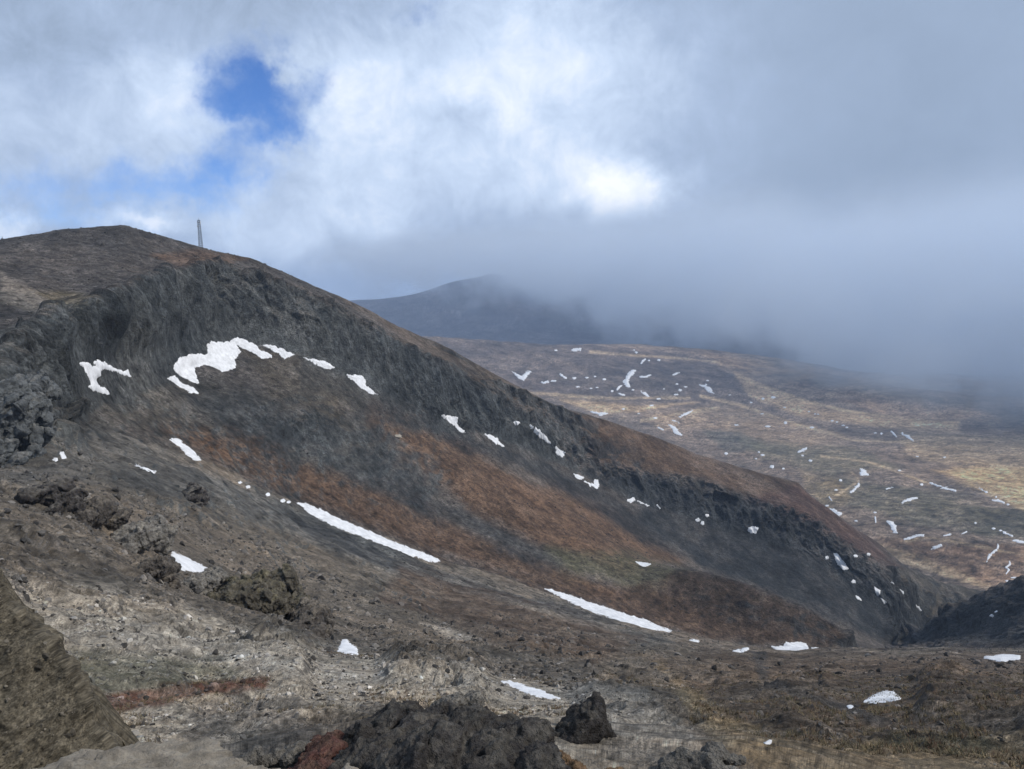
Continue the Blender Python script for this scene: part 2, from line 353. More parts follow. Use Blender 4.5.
# ridge
rp([(0,230),(125,222),(215,250),(160,268),(100,292),(0,330)], (.092,.082,.075), 4, 6)
rp([(150,255),(200,248),(250,258),(230,264),(180,266)], (.17,.11,.075), 3, 5, .8)
rp([(0,272),(20,280),(50,300),(90,308),(60,318),(20,306),(0,300)], (.27,.235,.195), 3, 5)
rp([(30,290),(75,292),(110,300),(80,312),(50,303)], (.20,.165,.11), 4, 6, .9)
rp([(70,395),(110,360),(200,380),(300,400),(420,440),(330,500),(180,430),(100,420)], (.095,.088,.075), 10, 12, .8)
rp([(110,360),(135,372),(165,385),(185,420),(150,405),(118,378)], (.16,.15,.13), 6, 8, .7)
rp([(180,400),(240,395),(330,430),(400,470),(520,540),(420,510),(300,460)], DK2, 9, 12, .75)
rp([(370,392),(440,430),(520,475),(600,500),(690,562),(620,575),(540,545),(470,510),(420,470),(370,425)], RUST, 9, 13, 1, .12)
rp([(240,345),(300,358),(380,392),(340,420),(270,395)], (.105,.085,.06), 9, 12, .8)
rp([(165,425),(260,440),(340,472),(430,505),(520,556),(640,592),(700,612),(800,640),(700,636),(560,592),(440,555),(300,500),(210,462)], RUST, 9, 13, .95, .15)
rp([(230,355),(300,362),(380,395),(450,440),(400,430),(330,400)], DK2, 8, 10, .5)
rp([(400,420),(450,425),(560,468),(640,510),(700,562),(640,545),(560,490),(480,455)], DK, 7, 9, .85)
rp([(300,440),(380,480),(470,520),(570,560),(560,570),(450,525),(350,480)], DK2, 7, 10, .85)
rp([(545,548),(640,552),(690,572),(650,592),(570,575)], (.10,.10,.062), 8, 10, .8)
rp([(575,415),(600,418),(650,435),(760,474),(800,486),(870,545),(800,512),(700,478),(640,472),(590,460)], RUST, 6, 8, .9)
rp([(340,296),(400,327),(500,377),(560,408),(600,440),(560,425),(500,395),(400,340)], (.15,.11,.08), 4, 5, .8)
rp([(800,486),(880,545),(905,570),(870,560),(800,520),(740,500)], (.10,.06,.05), 5, 7, .9)
rp([(600,480),(650,476),(760,502),(850,548),(890,580),(925,622),(880,640),(830,625),(760,590),(700,565),(640,520)], DK, 6, 8, .97)
rp([(905,568),(985,590),(960,604),(925,625),(900,600),(885,570)], (.10,.085,.065), 6, 8)
rp([(690,574),(760,590),(830,620),(855,645),(760,645),(660,624),(600,600),(640,585)], RUSTD, 6, 9, .95)
rp([(1100,520),(1024,578),(958,604),(915,628),(890,642),(1024,646),(1100,646)], (.04,.043,.046), 5, 5, 1, .1)
rp([(0,330),(110,296),(160,275),(215,262),(300,290),(450,372),(560,436),(560,462),(450,422),(300,355),(240,345),(180,374),(110,362),(60,388),(0,412)], (.095,.10,.095), 4, 6, .9)
# foreground
fp([(-150,400),(60,385),(150,440),(300,505),(420,555),(300,540),(200,500),(100,480),(0,490),(-150,500)], (.115,.108,.097), 8, 12)
fp([(180,462),(300,512),(420,562),(560,602),(680,640),(640,645),(520,612),(400,580),(280,535),(190,485)], (.115,.11,.10), 5, 7)
fp([(240,500),(330,535),(440,575),(600,618),(600,624),(440,590),(330,550)], (.06,.06,.06), 3, 5, .8)
fp([(400,565),(520,600),(640,640),(600,660),(480,625),(380,600)], (.135,.098,.072), 8, 10)
fp([(430,610),(560,635),(640,655),(560,658),(470,640)], RUSTD, 7, 9, .6)
fp([(-50,565),(60,590),(160,600),(250,630),(350,655),(450,660),(540,680),(640,700),(700,740),(760,790),(560,790),(480,720),(380,700),(250,740),(120,790),(-50,790)], (.45,.39,.31), 9, 14, .95, .3)
fp([(120,625),(200,642),(330,668),(480,675),(480,684),(330,682),(200,660),(110,640)], PALE, 4, 8)
fp([(160,630),(260,660),(300,668),(230,664),(150,645)], PALE, 4, 6, .8)
fp([(420,623),(450,628),(480,640),(455,640)], PALE, 3, 4, .8)
fp([(70,650),(120,655),(230,662),(250,680),(160,690),(80,690)], (.125,.125,.085), 7, 9, .85)
fp([(85,700),(150,690),(210,680),(270,677),(265,688),(200,695),(140,708),(100,715)], (.165,.075,.05), 3, 5, .95)
fp([(200,700),(300,700),(330,769),(240,790),(180,740)], (.17,.15,.13), 8, 10, .7)
fp([(560,680),(640,690),(700,740),(740,790),(640,790),(580,730)], (.24,.225,.20), 6, 8, .8)
fp([(640,655),(720,655),(850,660),(1100,652),(1100,740),(900,740),(780,735),(700,700)], (.125,.095,.07), 9, 12, .9)
fp([(700,650),(1024,650),(1100,680),(900,690),(760,680)], (.12,.085,.06), 9, 12, .7)
fp([(655,665),(690,700),(730,745),(770,790),(1100,790),(1100,735),(980,735),(850,745),(760,735),(710,705),(680,675)], TAN, 6, 10, .95)
fp([(680,690),(720,730),(745,750),(725,752),(690,715)], (.33,.27,.18), 3, 5, .6)
fp([(752,650),(765,652),(768,675),(800,690),(860,708),(900,722),(880,728),(820,705),(760,685)], (.075,.068,.062), 3, 4, .9)
fp([(890,735),(980,735),(1000,748),(900,752)], GRN, 5, 6, .7)
# plateau: moorland colours, with its sunlit bands painted in as brighter tan
pp([(440,335),(640,345),(700,355),(740,380),(760,405),(640,402),(540,392),(440,380)], (.095,.085,.085), 3, 4, .9)
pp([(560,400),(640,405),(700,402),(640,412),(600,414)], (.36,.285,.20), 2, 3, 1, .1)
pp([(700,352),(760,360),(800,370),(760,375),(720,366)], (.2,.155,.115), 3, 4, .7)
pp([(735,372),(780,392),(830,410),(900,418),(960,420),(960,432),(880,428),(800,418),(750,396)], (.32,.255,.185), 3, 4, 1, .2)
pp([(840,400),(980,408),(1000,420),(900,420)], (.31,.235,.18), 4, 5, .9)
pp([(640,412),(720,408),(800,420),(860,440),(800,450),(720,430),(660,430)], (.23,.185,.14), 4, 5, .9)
pp([(700,430),(740,430),(770,450),(730,456)], (.07,.075,.065), 4, 5, .8)
pp([(740,440),(860,445),(900,470),(820,475),(760,460)], (.12,.12,.085), 5, 6, .7)
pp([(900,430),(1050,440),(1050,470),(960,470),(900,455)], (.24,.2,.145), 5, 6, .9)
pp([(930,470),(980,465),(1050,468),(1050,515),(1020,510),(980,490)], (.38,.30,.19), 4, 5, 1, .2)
pp([(800,470),(860,480),(960,495),(1050,520),(1050,550),(900,520),(820,500)], (.095,.095,.068), 6, 8, .8)
pp([(860,530),(950,545),(1050,540),(1050,600),(980,590),(900,560)], (.17,.115,.08), 5, 7, .8)
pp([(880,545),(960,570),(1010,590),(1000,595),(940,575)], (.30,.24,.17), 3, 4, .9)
pp([(800,470),(840,480),(850,500),(830,510),(805,490)], (.19,.155,.10), 4, 5, .8)
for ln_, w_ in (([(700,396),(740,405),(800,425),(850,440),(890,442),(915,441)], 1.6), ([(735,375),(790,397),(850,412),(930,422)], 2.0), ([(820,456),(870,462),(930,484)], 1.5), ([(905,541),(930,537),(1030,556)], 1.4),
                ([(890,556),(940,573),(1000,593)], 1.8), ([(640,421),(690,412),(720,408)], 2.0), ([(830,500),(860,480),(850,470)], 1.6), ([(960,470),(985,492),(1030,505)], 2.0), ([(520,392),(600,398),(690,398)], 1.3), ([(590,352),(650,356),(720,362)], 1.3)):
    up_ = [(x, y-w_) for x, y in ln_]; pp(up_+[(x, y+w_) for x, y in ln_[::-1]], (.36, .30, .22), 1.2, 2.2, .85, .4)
# steep ground shows bare rock
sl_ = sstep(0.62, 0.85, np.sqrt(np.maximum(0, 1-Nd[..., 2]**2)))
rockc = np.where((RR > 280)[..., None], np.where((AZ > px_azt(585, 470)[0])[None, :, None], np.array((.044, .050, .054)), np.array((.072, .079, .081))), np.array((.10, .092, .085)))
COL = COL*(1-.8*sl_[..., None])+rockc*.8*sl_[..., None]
# mottling
COL *= (1+(sstep(1650, 1900, RR)*(1-sstep(7000, 8000, RR)))[..., None]*np.array((.6, .42, .22)))
COL *= np.clip(1+0.5*nB+0.35*nA+0.25*nC, 0.4, 1.8)[..., None]
COL *= (.84*np.clip(1+0.75*nD, 0.3, 2.2))[..., None]
hue = np.clip(0.5*nC+0.5*nA, -1, 1)[..., None]
COL *= 1+hue*np.array((.12, .0, -.12))
COL *= (1+(.30*rng.normal(size=(NR, NA))).astype(np.float32)*np.clip(.5+.8*nB, .25, 1.2))[..., None]
COL = np.clip(COL*1.08, 0.012, 0.6)
print('colour', time.time()-T00)

# ------------------------------------------------------------------ materials
def ground_mat(name, s1, s2, bump_d, contrast=0.55, rough=0.95, zs=1.0):
    m = bpy.data.materials.new(name); m.use_nodes = True; nt = m.node_tree; N = nt.nodes; L = nt.links
    b = N['Principled BSDF']; b.inputs['Roughness'].default_value = rough; b.inputs['Specular IOR Level'].default_value = 0.25
    at = N.new('ShaderNodeAttribute'); at.attribute_name = 'tint'
    g = N.new('ShaderNodeNewGeometry')
    mp = N.new('ShaderNodeVectorMath'); mp.operation = 'MULTIPLY'; mp.inputs[1].default_value = (1, 1, zs); L.new(g.outputs['Position'], mp.inputs[0])
    def noise(sc, det, ro, st=True):
        n = N.new('ShaderNodeTexNoise'); L.new(mp.outputs[0] if st else g.outputs['Position'], n.inputs['Vector']); n.inputs['Scale'].default_value = sc
        n.inputs['Detail'].default_value = det; n.inputs['Roughness'].default_value = ro; return n
    n1 = noise(s1, 6, .65); n2 = noise(s2, 6, .8, False)
    v = N.new('ShaderNodeTexVoronoi'); v.inputs['Scale'].default_value = s2*1.6; L.new(g.outputs['Position'], v.inputs['Vector'])
    def M(op, a, b_, c=None):
        n = N.new('ShaderNodeMath'); n.operation = op
        for i, x in enumerate((a, b_) + ((c,) if c is not None else ())):
            if isinstance(x, (int, float)): n.inputs[i].default_value = x
            else: L.new(x, n.inputs[i])
        return n.outputs[0]
    s = M('ADD', M('MULTIPLY', M('SUBTRACT', n1.outputs[0], .5), contrast*1.6), M('MULTIPLY', M('SUBTRACT', n2.outputs[0], .5), contrast*2.2))
    sv = N.new('ShaderNodeSeparateColor'); L.new(v.outputs['Color'], sv.inputs[0])
    s = M('ADD', s, M('MULTIPLY', M('SUBTRACT', sv.outputs[0], .5), contrast*.7))
    f = M('MAXIMUM', M('ADD', s, 1.0), 0.25)
    vm = N.new('ShaderNodeVectorMath'); vm.operation = 'SCALE'; L.new(at.outputs['Color'], vm.inputs[0]); L.new(f, vm.inputs['Scale'])
    L.new(vm.outputs[0], b.inputs['Base Color'])
    hgt = M('ADD', M('MULTIPLY', n1.outputs[0], 1.0), M('ADD', M('MULTIPLY', n2.outputs[0], s1/s2*1.6), M('MULTIPLY', v.outputs['Distance'], -.5*s1/s2)))
    bp = N.new('ShaderNodeBump'); bp.inputs['Strength'].default_value = 1.0; bp.inputs['Distance'].default_value = bump_d
    L.new(hgt, bp.inputs['Height']); L.new(bp.outputs[0], b.inputs['Normal'])
    return m
MAT = {
 'ground': ground_mat('stony_soil', 0.7, 4.0, 0.9, .7),
 'ridge': ground_mat('scree_and_moss', 0.12, 0.45, 6.0, .8, zs=.45),
 'plateau': ground_mat('moorland', 0.012, 0.06, 30.0, .75),
 'mountain': ground_mat('far_rock', 0.003, 0.02, 60, .5),
}
def link(name, verts, faces, mat, smooth=True, parent=None):
    me = bpy.data.meshes.new(name)
    verts = np.ascontiguousarray(verts, np.float32); faces = np.ascontiguousarray(faces, np.int32)
    k = faces.shape[1]
    me.vertices.add(len(verts)); me.vertices.foreach_set('co', verts.ravel())
    me.loops.add(faces.size); me.loops.foreach_set('vertex_index', faces.ravel())
    me.polygons.add(len(faces)); me.polygons.foreach_set('loop_start', np.arange(0, faces.size, k, dtype=np.int32))
    me.polygons.foreach_set('use_smooth', np.full(len(faces), smooth))
    me.update(calc_edges=True)
    if mat: me.materials.append(mat)
    o = bpy.data.objects.new(name, me); C.objects.link(o)
    if parent: o.parent = parent
    return o
idx = np.arange(NR*NA).reshape(NR, NA)
q = np.stack([idx[:-1, :-1], idx[:-1, 1:], idx[1:, 1:], idx[1:, :-1]], -1)
rm = RR[:-1, :-1]
lab = np.zeros(rm.shape, int)
lab[rm > line_r(G_)[:, :-1]] = 1
lab[rm > line_r(18)[:, :-1]*1.02] = 2
lab[rm > 7500] = 3
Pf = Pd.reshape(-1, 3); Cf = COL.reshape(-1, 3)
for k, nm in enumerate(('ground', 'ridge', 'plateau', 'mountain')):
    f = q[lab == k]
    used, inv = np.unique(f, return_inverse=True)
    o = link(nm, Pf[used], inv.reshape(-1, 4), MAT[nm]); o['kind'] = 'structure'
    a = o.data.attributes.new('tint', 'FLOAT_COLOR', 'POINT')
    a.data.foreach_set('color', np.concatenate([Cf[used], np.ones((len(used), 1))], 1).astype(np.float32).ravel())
print('mesh', time.time()-T00, NR, NA)
#SECTION2
# ------------------------------------------------------------------ helpers on the finished ground
colAZ = AZ
def hit(px, py):
    """first point of the ground seen along a ray from the viewpoint -> (row, col floats, point)"""
    a, t = px_azt(px, py)
    j = int(np.clip(np.searchsorted(colAZ, a), 1, NA-1))
    tt = Pd[:, j, 2]/np.hypot(Pd[:, j, 0], Pd[:, j, 1])
    k = np.nonzero((tt >= t) & (R > 2.3))[0]
    i = int(k[0]) if len(k) else NR-1
    return i, j, Pd[i, j].copy()
def dist(p): return math.hypot(p[0], p[1])
def tag(o, label=None, cat=None, group=None, kind=None):
    if label: o['label'] = label
    if cat: o['category'] = cat
    if group: o['group'] = group
    if kind: o['kind'] = kind
    return o
def nodes_mat(name, base, rough=.9, var=.5, scale=1.0, bump=.3, bscale=None, tint=False, spec=.25):
    m = bpy.data.materials.new(name); m.use_nodes = True; nt = m.node_tree; N = nt.nodes; L = nt.links
    b = N['Principled BSDF']; b.inputs['Roughness'].default_value = rough; b.inputs['Specular IOR Level'].default_value = spec
    g = N.new('ShaderNodeNewGeometry')
    n = N.new('ShaderNodeTexNoise'); n.inputs['Scale'].default_value = scale; n.inputs['Detail'].default_value = 8; n.inputs['Roughness'].default_value = .65
    L.new(g.outputs['Position'], n.inputs['Vector'])
    mr = N.new('ShaderNodeMapRange'); L.new(n.outputs[0], mr.inputs[0]); mr.inputs[1].default_value = .25; mr.inputs[2].default_value = .75
    mr.inputs[3].default_value = 1-var; mr.inputs[4].default_value = 1+var
    vm = N.new('ShaderNodeVectorMath'); vm.operation = 'SCALE'; vm.inputs[0].default_value = base[:3]
    if tint:
        at = N.new('ShaderNodeAttribute'); at.attribute_name = 'tint'; L.new(at.outputs['Color'], vm.inputs[0])
    L.new(mr.outputs[0], vm.inputs['Scale']); L.new(vm.outputs[0], b.inputs['Base Color'])
    n2 = N.new('ShaderNodeTexNoise'); n2.inputs['Scale'].default_value = bscale or scale*3; n2.inputs['Detail'].default_value = 7; n2.inputs['Roughness'].default_value = .7
    L.new(g.outputs['Position'], n2.inputs['Vector'])
    bp = N.new('ShaderNodeBump'); bp.inputs['Distance'].default_value = bump; bp.inputs['Strength'].default_value = 1
    L.new(n2.outputs[0], bp.inputs['Height']); L.new(bp.outputs[0], b.inputs['Normal'])
    return m

# ------------------------------------------------------------------ snow
M_SNOW = nodes_mat('old_snow', (.66, .67, .69), rough=.9, var=.26, scale=.22, bump=.05, bscale=1.5, spec=.3)
def dot(x, y, rx, ry=None, n=9):
    ry = ry or rx*.7
    return [(x+rx*math.cos(6.283*k/n)*(1+.25*math.sin(3.7*k+x)), y+ry*math.sin(6.283*k/n)*(1+.2*math.cos(2.9*k+y))) for k in range(n)]
def ribbon(pts, w):
    """a crooked strip from a centre line and a half width (one per point, or one for all)"""
    if isinstance(w, (int, float)): w = [.62*w*(.45 if k in (0, len(pts)-1) else 1) for k in range(len(pts))]
    up, dn = [], []
    for k, (x, y) in enumerate(pts):
        a = pts[max(k-1, 0)]; b = pts[min(k+1, len(pts)-1)]
        ex, ey = b[0]-a[0], b[1]-a[1]; l = math.hypot(ex, ey)+1e-6
        up.append((x-ey/l*w[k], y+ex/l*w[k])); dn.append((x+ey/l*w[k], y-ex/l*w[k]))
    return up+dn[::-1]
def snow(poly, label, group, name='snow_patch', warp=1.1, thick=None, up=4):
    cx = sum(p[0] for p in poly)/len(poly); cy = sum(p[1] for p in poly)/len(poly)
    rs = []
    for p in list(poly)+[(cx, cy)]:
        if 0 < p[1] < 900: rs.append(dist(hit(*p)[2]))
    med = float(np.median(rs)); rs = [r_ for r_ in rs if abs(math.log(r_/med)) < .25]
    r0, r1 = min(rs)*.95, max(rs)*1.05
    i0, i1 = np.searchsorted(R, [r0, r1]); i0 = max(i0-3, 1); i1 = min(i1+4, NR-2)
    a0 = px_azt(min(p[0] for p in poly)-5, cy)[0]; a1 = px_azt(max(p[0] for p in poly)+5, cy)[0]
    j0, j1 = np.searchsorted(AZ, [a0-.004, a1+.004])
    sub = lambda A: A[i0:i1, j0:j1]
    n_i, n_j = (i1-i0-1)*up+1, (j1-j0-1)*up+1
    if n_i < 3 or n_j < 3: return None
    fi = np.linspace(0, i1-i0-1, n_i); fj = np.linspace(0, j1-j0-1, n_j)
    ii = np.minimum(fi.astype(int), i1-i0-2); jj = np.minimum(fj.astype(int), j1-j0-2)
    wi = (fi-ii)[:, None]; wj = (fj-jj)[None]
    def bil(A):
        if A.ndim == 3: a, b = wi[..., None], wj[..., None]
        else: a, b = wi, wj
        return A[ii][:, jj]*(1-a)*(1-b)+A[ii+1][:, jj]*a*(1-b)+A[ii][:, jj+1]*(1-a)*b+A[ii+1][:, jj+1]*a*b
    SB = sub(Pd)
    for _ in range(3 if med < 900 else 1):
        pb = np.pad(SB, ((1, 1), (1, 1), (0, 0)), mode='edge'); SB = (pb[:-2, 1:-1]+pb[2:, 1:-1]+pb[1:-1, :-2]+pb[1:-1, 2:]+2*pb[1:-1, 1:-1])/6
    Q = bil(SB); nn_ = bil(sub(Nm))
    d_ = Q[..., 1]*cp-Q[..., 2]*sp
    u = CX+F*Q[..., 0]/d_; v = CY-F*(Q[..., 1]*sp+Q[..., 2]*cp)/d_
    px = med/F
    Qf = Q.astype(np.float32)
    wob = perlin(Qf[..., 0]/(6*px), Qf[..., 1]/(8*px), Qf[..., 2]/(6*px))*1.2+perlin(Qf[..., 0]/(2.4*px)+9, Qf[..., 1]/(3*px), Qf[..., 2]/(2.4*px))*.9+perlin(Qf[..., 0]/(1.1*px)+9, Qf[..., 1]/(1.6*px), Qf[..., 2]/(1.1*px))*.6
    d = poly_sdf(poly, u.astype(np.float32), v.astype(np.float32))+warp*wob
    th = thick or max(.03, .00095*med)
    off = np.where(d < 0, .6*th+th*sstep(0, 3.5, -d), .6*th-th*2.0*np.clip(d, 0, 2))
    Q = Q+nn_*off[..., None]
    ix = np.arange(n_i*n_j).reshape(n_i, n_j)
    f = np.stack([ix[:-1, :-1], ix[:-1, 1:], ix[1:, 1:], ix[1:, :-1]], -1)
    dm = np.minimum(np.minimum(d[:-1, :-1], d[1:, 1:]), np.minimum(d[:-1, 1:], d[1:, :-1]))
    mk = dm < .55; best = None; seen = np.zeros(mk.shape, bool)
    for a_, b_ in np.argwhere(mk):
        if seen[a_, b_]: continue
        st = [(a_, b_)]; seen[a_, b_] = True; comp = []
        while st:
            y_, x_ = st.pop(); comp.append((y_, x_))
            for yy, xx in ((y_+1, x_), (y_-1, x_), (y_, x_+1), (y_, x_-1)):
                if 0 <= yy < mk.shape[0] and 0 <= xx < mk.shape[1] and mk[yy, xx] and not seen[yy, xx]: seen[yy, xx] = True; st.append((yy, xx))
        if best is None or len(comp) > len(best): best = comp
    if best is None: print('no snow', label); return None
    mk[:] = False; bb = np.array(best); mk[bb[:, 0], bb[:, 1]] = True
    f = f[mk]
    if len(f) == 0: print('no snow', label); return None
    used, inv = np.unique(f, return_inverse=True)
    base = Q.reshape(-1, 3)[used]; org = base.mean(0)
    o = link(name, base-org, inv.reshape(-1, 4), M_SNOW); o.location = org
    return tag(o, label, 'snow', group)
GF = 'snow patches on the ridge face'; GN = 'snow patches on the near slope'; GP = 'snow drifts on the distant moorland'; GC = 'snow scraps below the lower cliffs'
SN = [
 ([(172.5,367),(180.3,357.5),(189.7,354.7),(200.6,353.8),(204.5,355.6),(208.8,352.8),(207.3,345),(211.6,341.9),(222.5,342.8),(229.5,341.9),(236.6,337.5),(244.4,340.3),(253.8,344.2),(260,349.7),(267.8,352),(271.3,357.2),(263.1,358.3),(253.8,353.6),(244.4,348.9),(237,345.5),(240.5,352),(235,359),(234.7,366.9),(228,370.8),(222.5,371.6),(213.1,366.9),(205.3,364.5),(194.4,367.7),(195.2,374.7),(199,382.5),(193.6,382.2),(183.4,377),(175.6,372.3)], 'largest ragged snow patch at the foot of the dark cliff', GF),
 ([(167.8,378.6),(174.8,375.9),(179.5,381.7),(188.1,386.4),(193.6,388),(198,393.4),(191.3,392.7),(178.8,385.6),(172.5,381)], 'slim snow tongue just below the largest cliff-foot patch', GF),
 ([(260,345),(266,345.8),(274,345.3),(283.4,349.7),(294.4,354.7),(288,357.5),(285,358.8),(280,354.4),(272.5,349.7),(267.8,347.3)], 'short snow finger right of the largest cliff-foot patch', GF),
 ([(303.8,357.5),(316,359.8),(325,362),(334,367.5),(330,369),(321,366.5),(312,362)], 'slim snow wedge against the cliff foot above the spear-shaped patch', GF),
 ([(79,363),(89,362.5),(92,366.7),(96.9,367.5),(93.8,361.3),(96.9,360.2),(103.9,362),(112.5,368.3),(123.4,371.4),(128,370.3),(131,376.6),(123.4,374.5),(111,369.8),(101.6,369),(100.8,375.3),(94.5,380),(99.2,387),(104.7,388),(108.6,394),(103,393.3),(93.8,390.2),(89.4,387),(91.4,381.6),(87.5,375.3),(85,368.3)], 'forked snow patch on the scree left of the largest one', GF),
 ([(168,439),(178,439),(186,446),(194,452),(200,460),(194,460.5),(188,455.5),(180,447)], 'slanting snow strip on grey scree at the top of the gully', GF),
 ([(297,503),(305,503.5),(318,508.5),(335,516.5),(352,524.5),(372,532.5),(392,541.5),(410,548.5),(430,555.5),(440,561),(434,562.5),(415,556.5),(395,549.5),(375,541.5),(350,532),(330,524),(312,515)], 'long thin snow streak lying in the gully', 'long snow streaks in the gully'),
 ([(545,588.5),(556,591),(575,597),(595,604.5),(620,612),(645,620),(671,631.5),(660,630.5),(640,627),(615,619.5),(590,610.5),(568,601)], 'second long snow streak lower down the gully', 'long snow streaks in the gully'),
 ([(346.6,375),(363,376),(366.5,386),(378,394.5),(371.5,394.5),(360,387)], 'spear-shaped snow patch below the cliff beside rusty grass', GF),
 ([(440.3,415),(450,416.2),(457.4,417.3),(456.2,424),(465.2,432.5),(461,431.8),(453.8,426),(447,420)], 'hooked snow strip under the middle of the cliff', GF),
 ([(484.5,433),(495,437.5),(505,446.8),(496.5,443.5),(489,438.5)], 'two-lobed snow sliver on the scree under the cliff', GF),
 (dot(516.7,423,2.6,1.8), 'small round snow spot high on the cliff end', GF),
 ([(531,425.5),(536.8,428.5),(545.3,436.6),(550.5,443.2),(546,442.5),(539,436),(533,430)], 'narrow snow ribbon running down from the cliff end', GF),
 ([(556,447),(565,452.5),(563,458),(557,454)], 'stubby snow blob at the lower end of the narrow ribbon', GF),
 ([(573,473.5),(583,477.5),(582,480),(576,478)], 'short snow sliver above the L-shaped scrap', GF),
 ([(584.6,481.5),(593.5,483.8),(594.5,480),(598,480),(598.3,489),(591.7,487)], 'L-shaped snow scrap at the start of the lower cliff', GF),
 ([(628,500),(633,497.6),(637.5,499.8),(634,501),(631,503)], 'crescent snow scrap under the lower cliff top', GC),
 (ribbon([(638,501),(643,503.5),(649,506)],1.1), 'thin snow dash right of the crescent scrap', GC),
 (ribbon([(657,505),(660,508.5)],1.0), 'short upright snow dash below the lower cliff', GC),
 (dot(698,520,2.2,1.5), 'tiny snow scrap in the middle of the dark scree', GC),
 (dot(702.5,523,1.8,2), 'tiny snow scrap low in the dark scree', GC),
 (dot(707,515.5,1.8,1.4), 'tiny snow scrap high in the dark scree', GC),
 ([(748,529.6),(752.4,526.2),(758,528),(756.5,533.7),(750.4,533.5)], 'star-shaped snow patch on dark scree beneath the second cliff', GC),
 ([(635.8,562),(643,562.8),(650.5,564),(643,566.5)], 'off-white snow fleck above the rust-brown knoll', GF),
 ([(833,553),(837.5,553.5),(841.5,560),(848,568.8),(843.5,570.3),(836.7,563)], 'steep snow stripe under the last cliff of the spur', GC),
 ([(874.5,587),(880.6,590.5),(880,593.5),(878,596.2),(875.5,592)], 'ragged snow scrap on the gorge slope', GC),
 ([(881,598),(886.5,602.5),(884,603.8)], 'small snow scrap just below the ragged one', GC),
 (ribbon([(891,582),(896.5,585.8)],1.3), 'upper snow dash in the line down to the gorge', GC),
 (ribbon([(899.5,589),(903,592.5),(907.5,595)],1.5), 'middle snow dash in the line down to the gorge', GC),
 (ribbon([(914.5,604),(921,610.5)],1.6), 'lowest snow dash in the line down to the gorge', GC),
 (dot(853.5,581.5,2.0,1.6), 'lone snow dot right of the dark buttress', GC),
 (dot(855.5,556,2.0,1.5), 'snow dot beside the steep stripe under the last cliff', GC),
 (dot(827,557.7,1.8,1.5), 'snow dot left of the steep stripe under the last cliff', GC),
 (dot(868.5,554.3,1.6,1.2), 'snow dot under the end of the last cliff', GC),
 (ribbon([(856,596),(861,600),(865,603.8)],1.0), 'faint snow line beside the black gorge notch', GC),
 (dot(995,611,2.0,1.5), 'upper snow dot on the dark hill at right', 'snow dots on the dark hill'),
 (dot(992,615.7,1.8,1.2), 'lower snow dot on the dark hill at right', 'snow dots on the dark hill'),
 ([(984.6,657.7),(1002,655.2),(1019.5,655.8),(1019.5,658.6),(1006.6,660.6),(1000.8,662.8),(995,660)], 'flat snow patch on brown ground near the right edge', GN),
 ([(864.5,701.5),(873,695.6),(882.4,691.6),(893,692),(900.5,699),(891.8,700.8),(877.7,703.5)], 'dome-shaped snow patch on the brown slope by the stony track', GN),
 (dot(850,706.8,2.8,1.6), 'tiny snow scrap left of the dome-shaped patch', GN),
 ([(772,646.4),(782.6,646.5),(786,643),(800,641.7),(806,644.5),(808,648.5),(800,650),(784,651),(777,650)], 'ragged snow patch at the foot of the rust-brown knoll', GN),
 (ribbon([(812,648),(816,648.2),(820.5,648.8)],1.1), 'thin snow dash right of the ragged knoll-foot patch', GN),
 ([(733,651.4),(737,649.8),(741,651),(743,648),(750.5,645.6),(748,650),(740,652.2)], 'small broken snow patch left of the ragged knoll-foot patch', GN),
 ([(689,640.3),(694,639.6),(698.5,641),(697,643.4),(692,642.4)], 'small oval snow patch below the end of the second gully streak', GN),
 ([(501.6,681.6),(511,681.6),(522,685),(538.7,689.8),(549.9,694.6),(559.5,698.9),(548,698.6),(531,694.6),(518,689)], 'leaf-shaped snow patch above the black jagged rock', GN),
 ([(338,651),(341.7,642),(345.8,637.5),(349.5,644),(357,648.5),(357.5,655),(347.6,654)], 'small pointed snow patch right of the craggy mound', GN),
 ([(172.7,551.8),(185.4,557.6),(199,564.5),(212,570.3),(202,572.3),(189.3,570.7),(177.6,570),(175.2,562.5),(171,556.6)], 'triangular snow patch between the grey slabs and the craggy mound', GN),
 ([(60,452.5),(63.5,452),(66.3,458),(62,459)], 'small upright snow fleck below the upper left crag', GN),
 (dot(55.5,459.5,2.5,1.4), 'faint snow fleck beside the small upright one', GN),
 ([(763,744.8),(768,742.2),(771.5,741.6),(771,744),(766,745.8)], 'tiny white snow scrap in the tan grass', GN),
 (ribbon([(135,465),(145,469),(155,472.5)],1.0), 'faint snow line on the scree above the near slope', GN),
]
for nth, (x, y, a) in zip(('first', 'second', 'third', 'fourth', 'last'), ((240,482.5,1.6),(248,487,1.8),(268,494.5,2),(283,500.5,2.2),(289,502,1.8))):
    SN.append((dot(x, y, a, a*.7), nth+' snow speck from the left along the gully above the long streak', 'snow specks along the gully'))
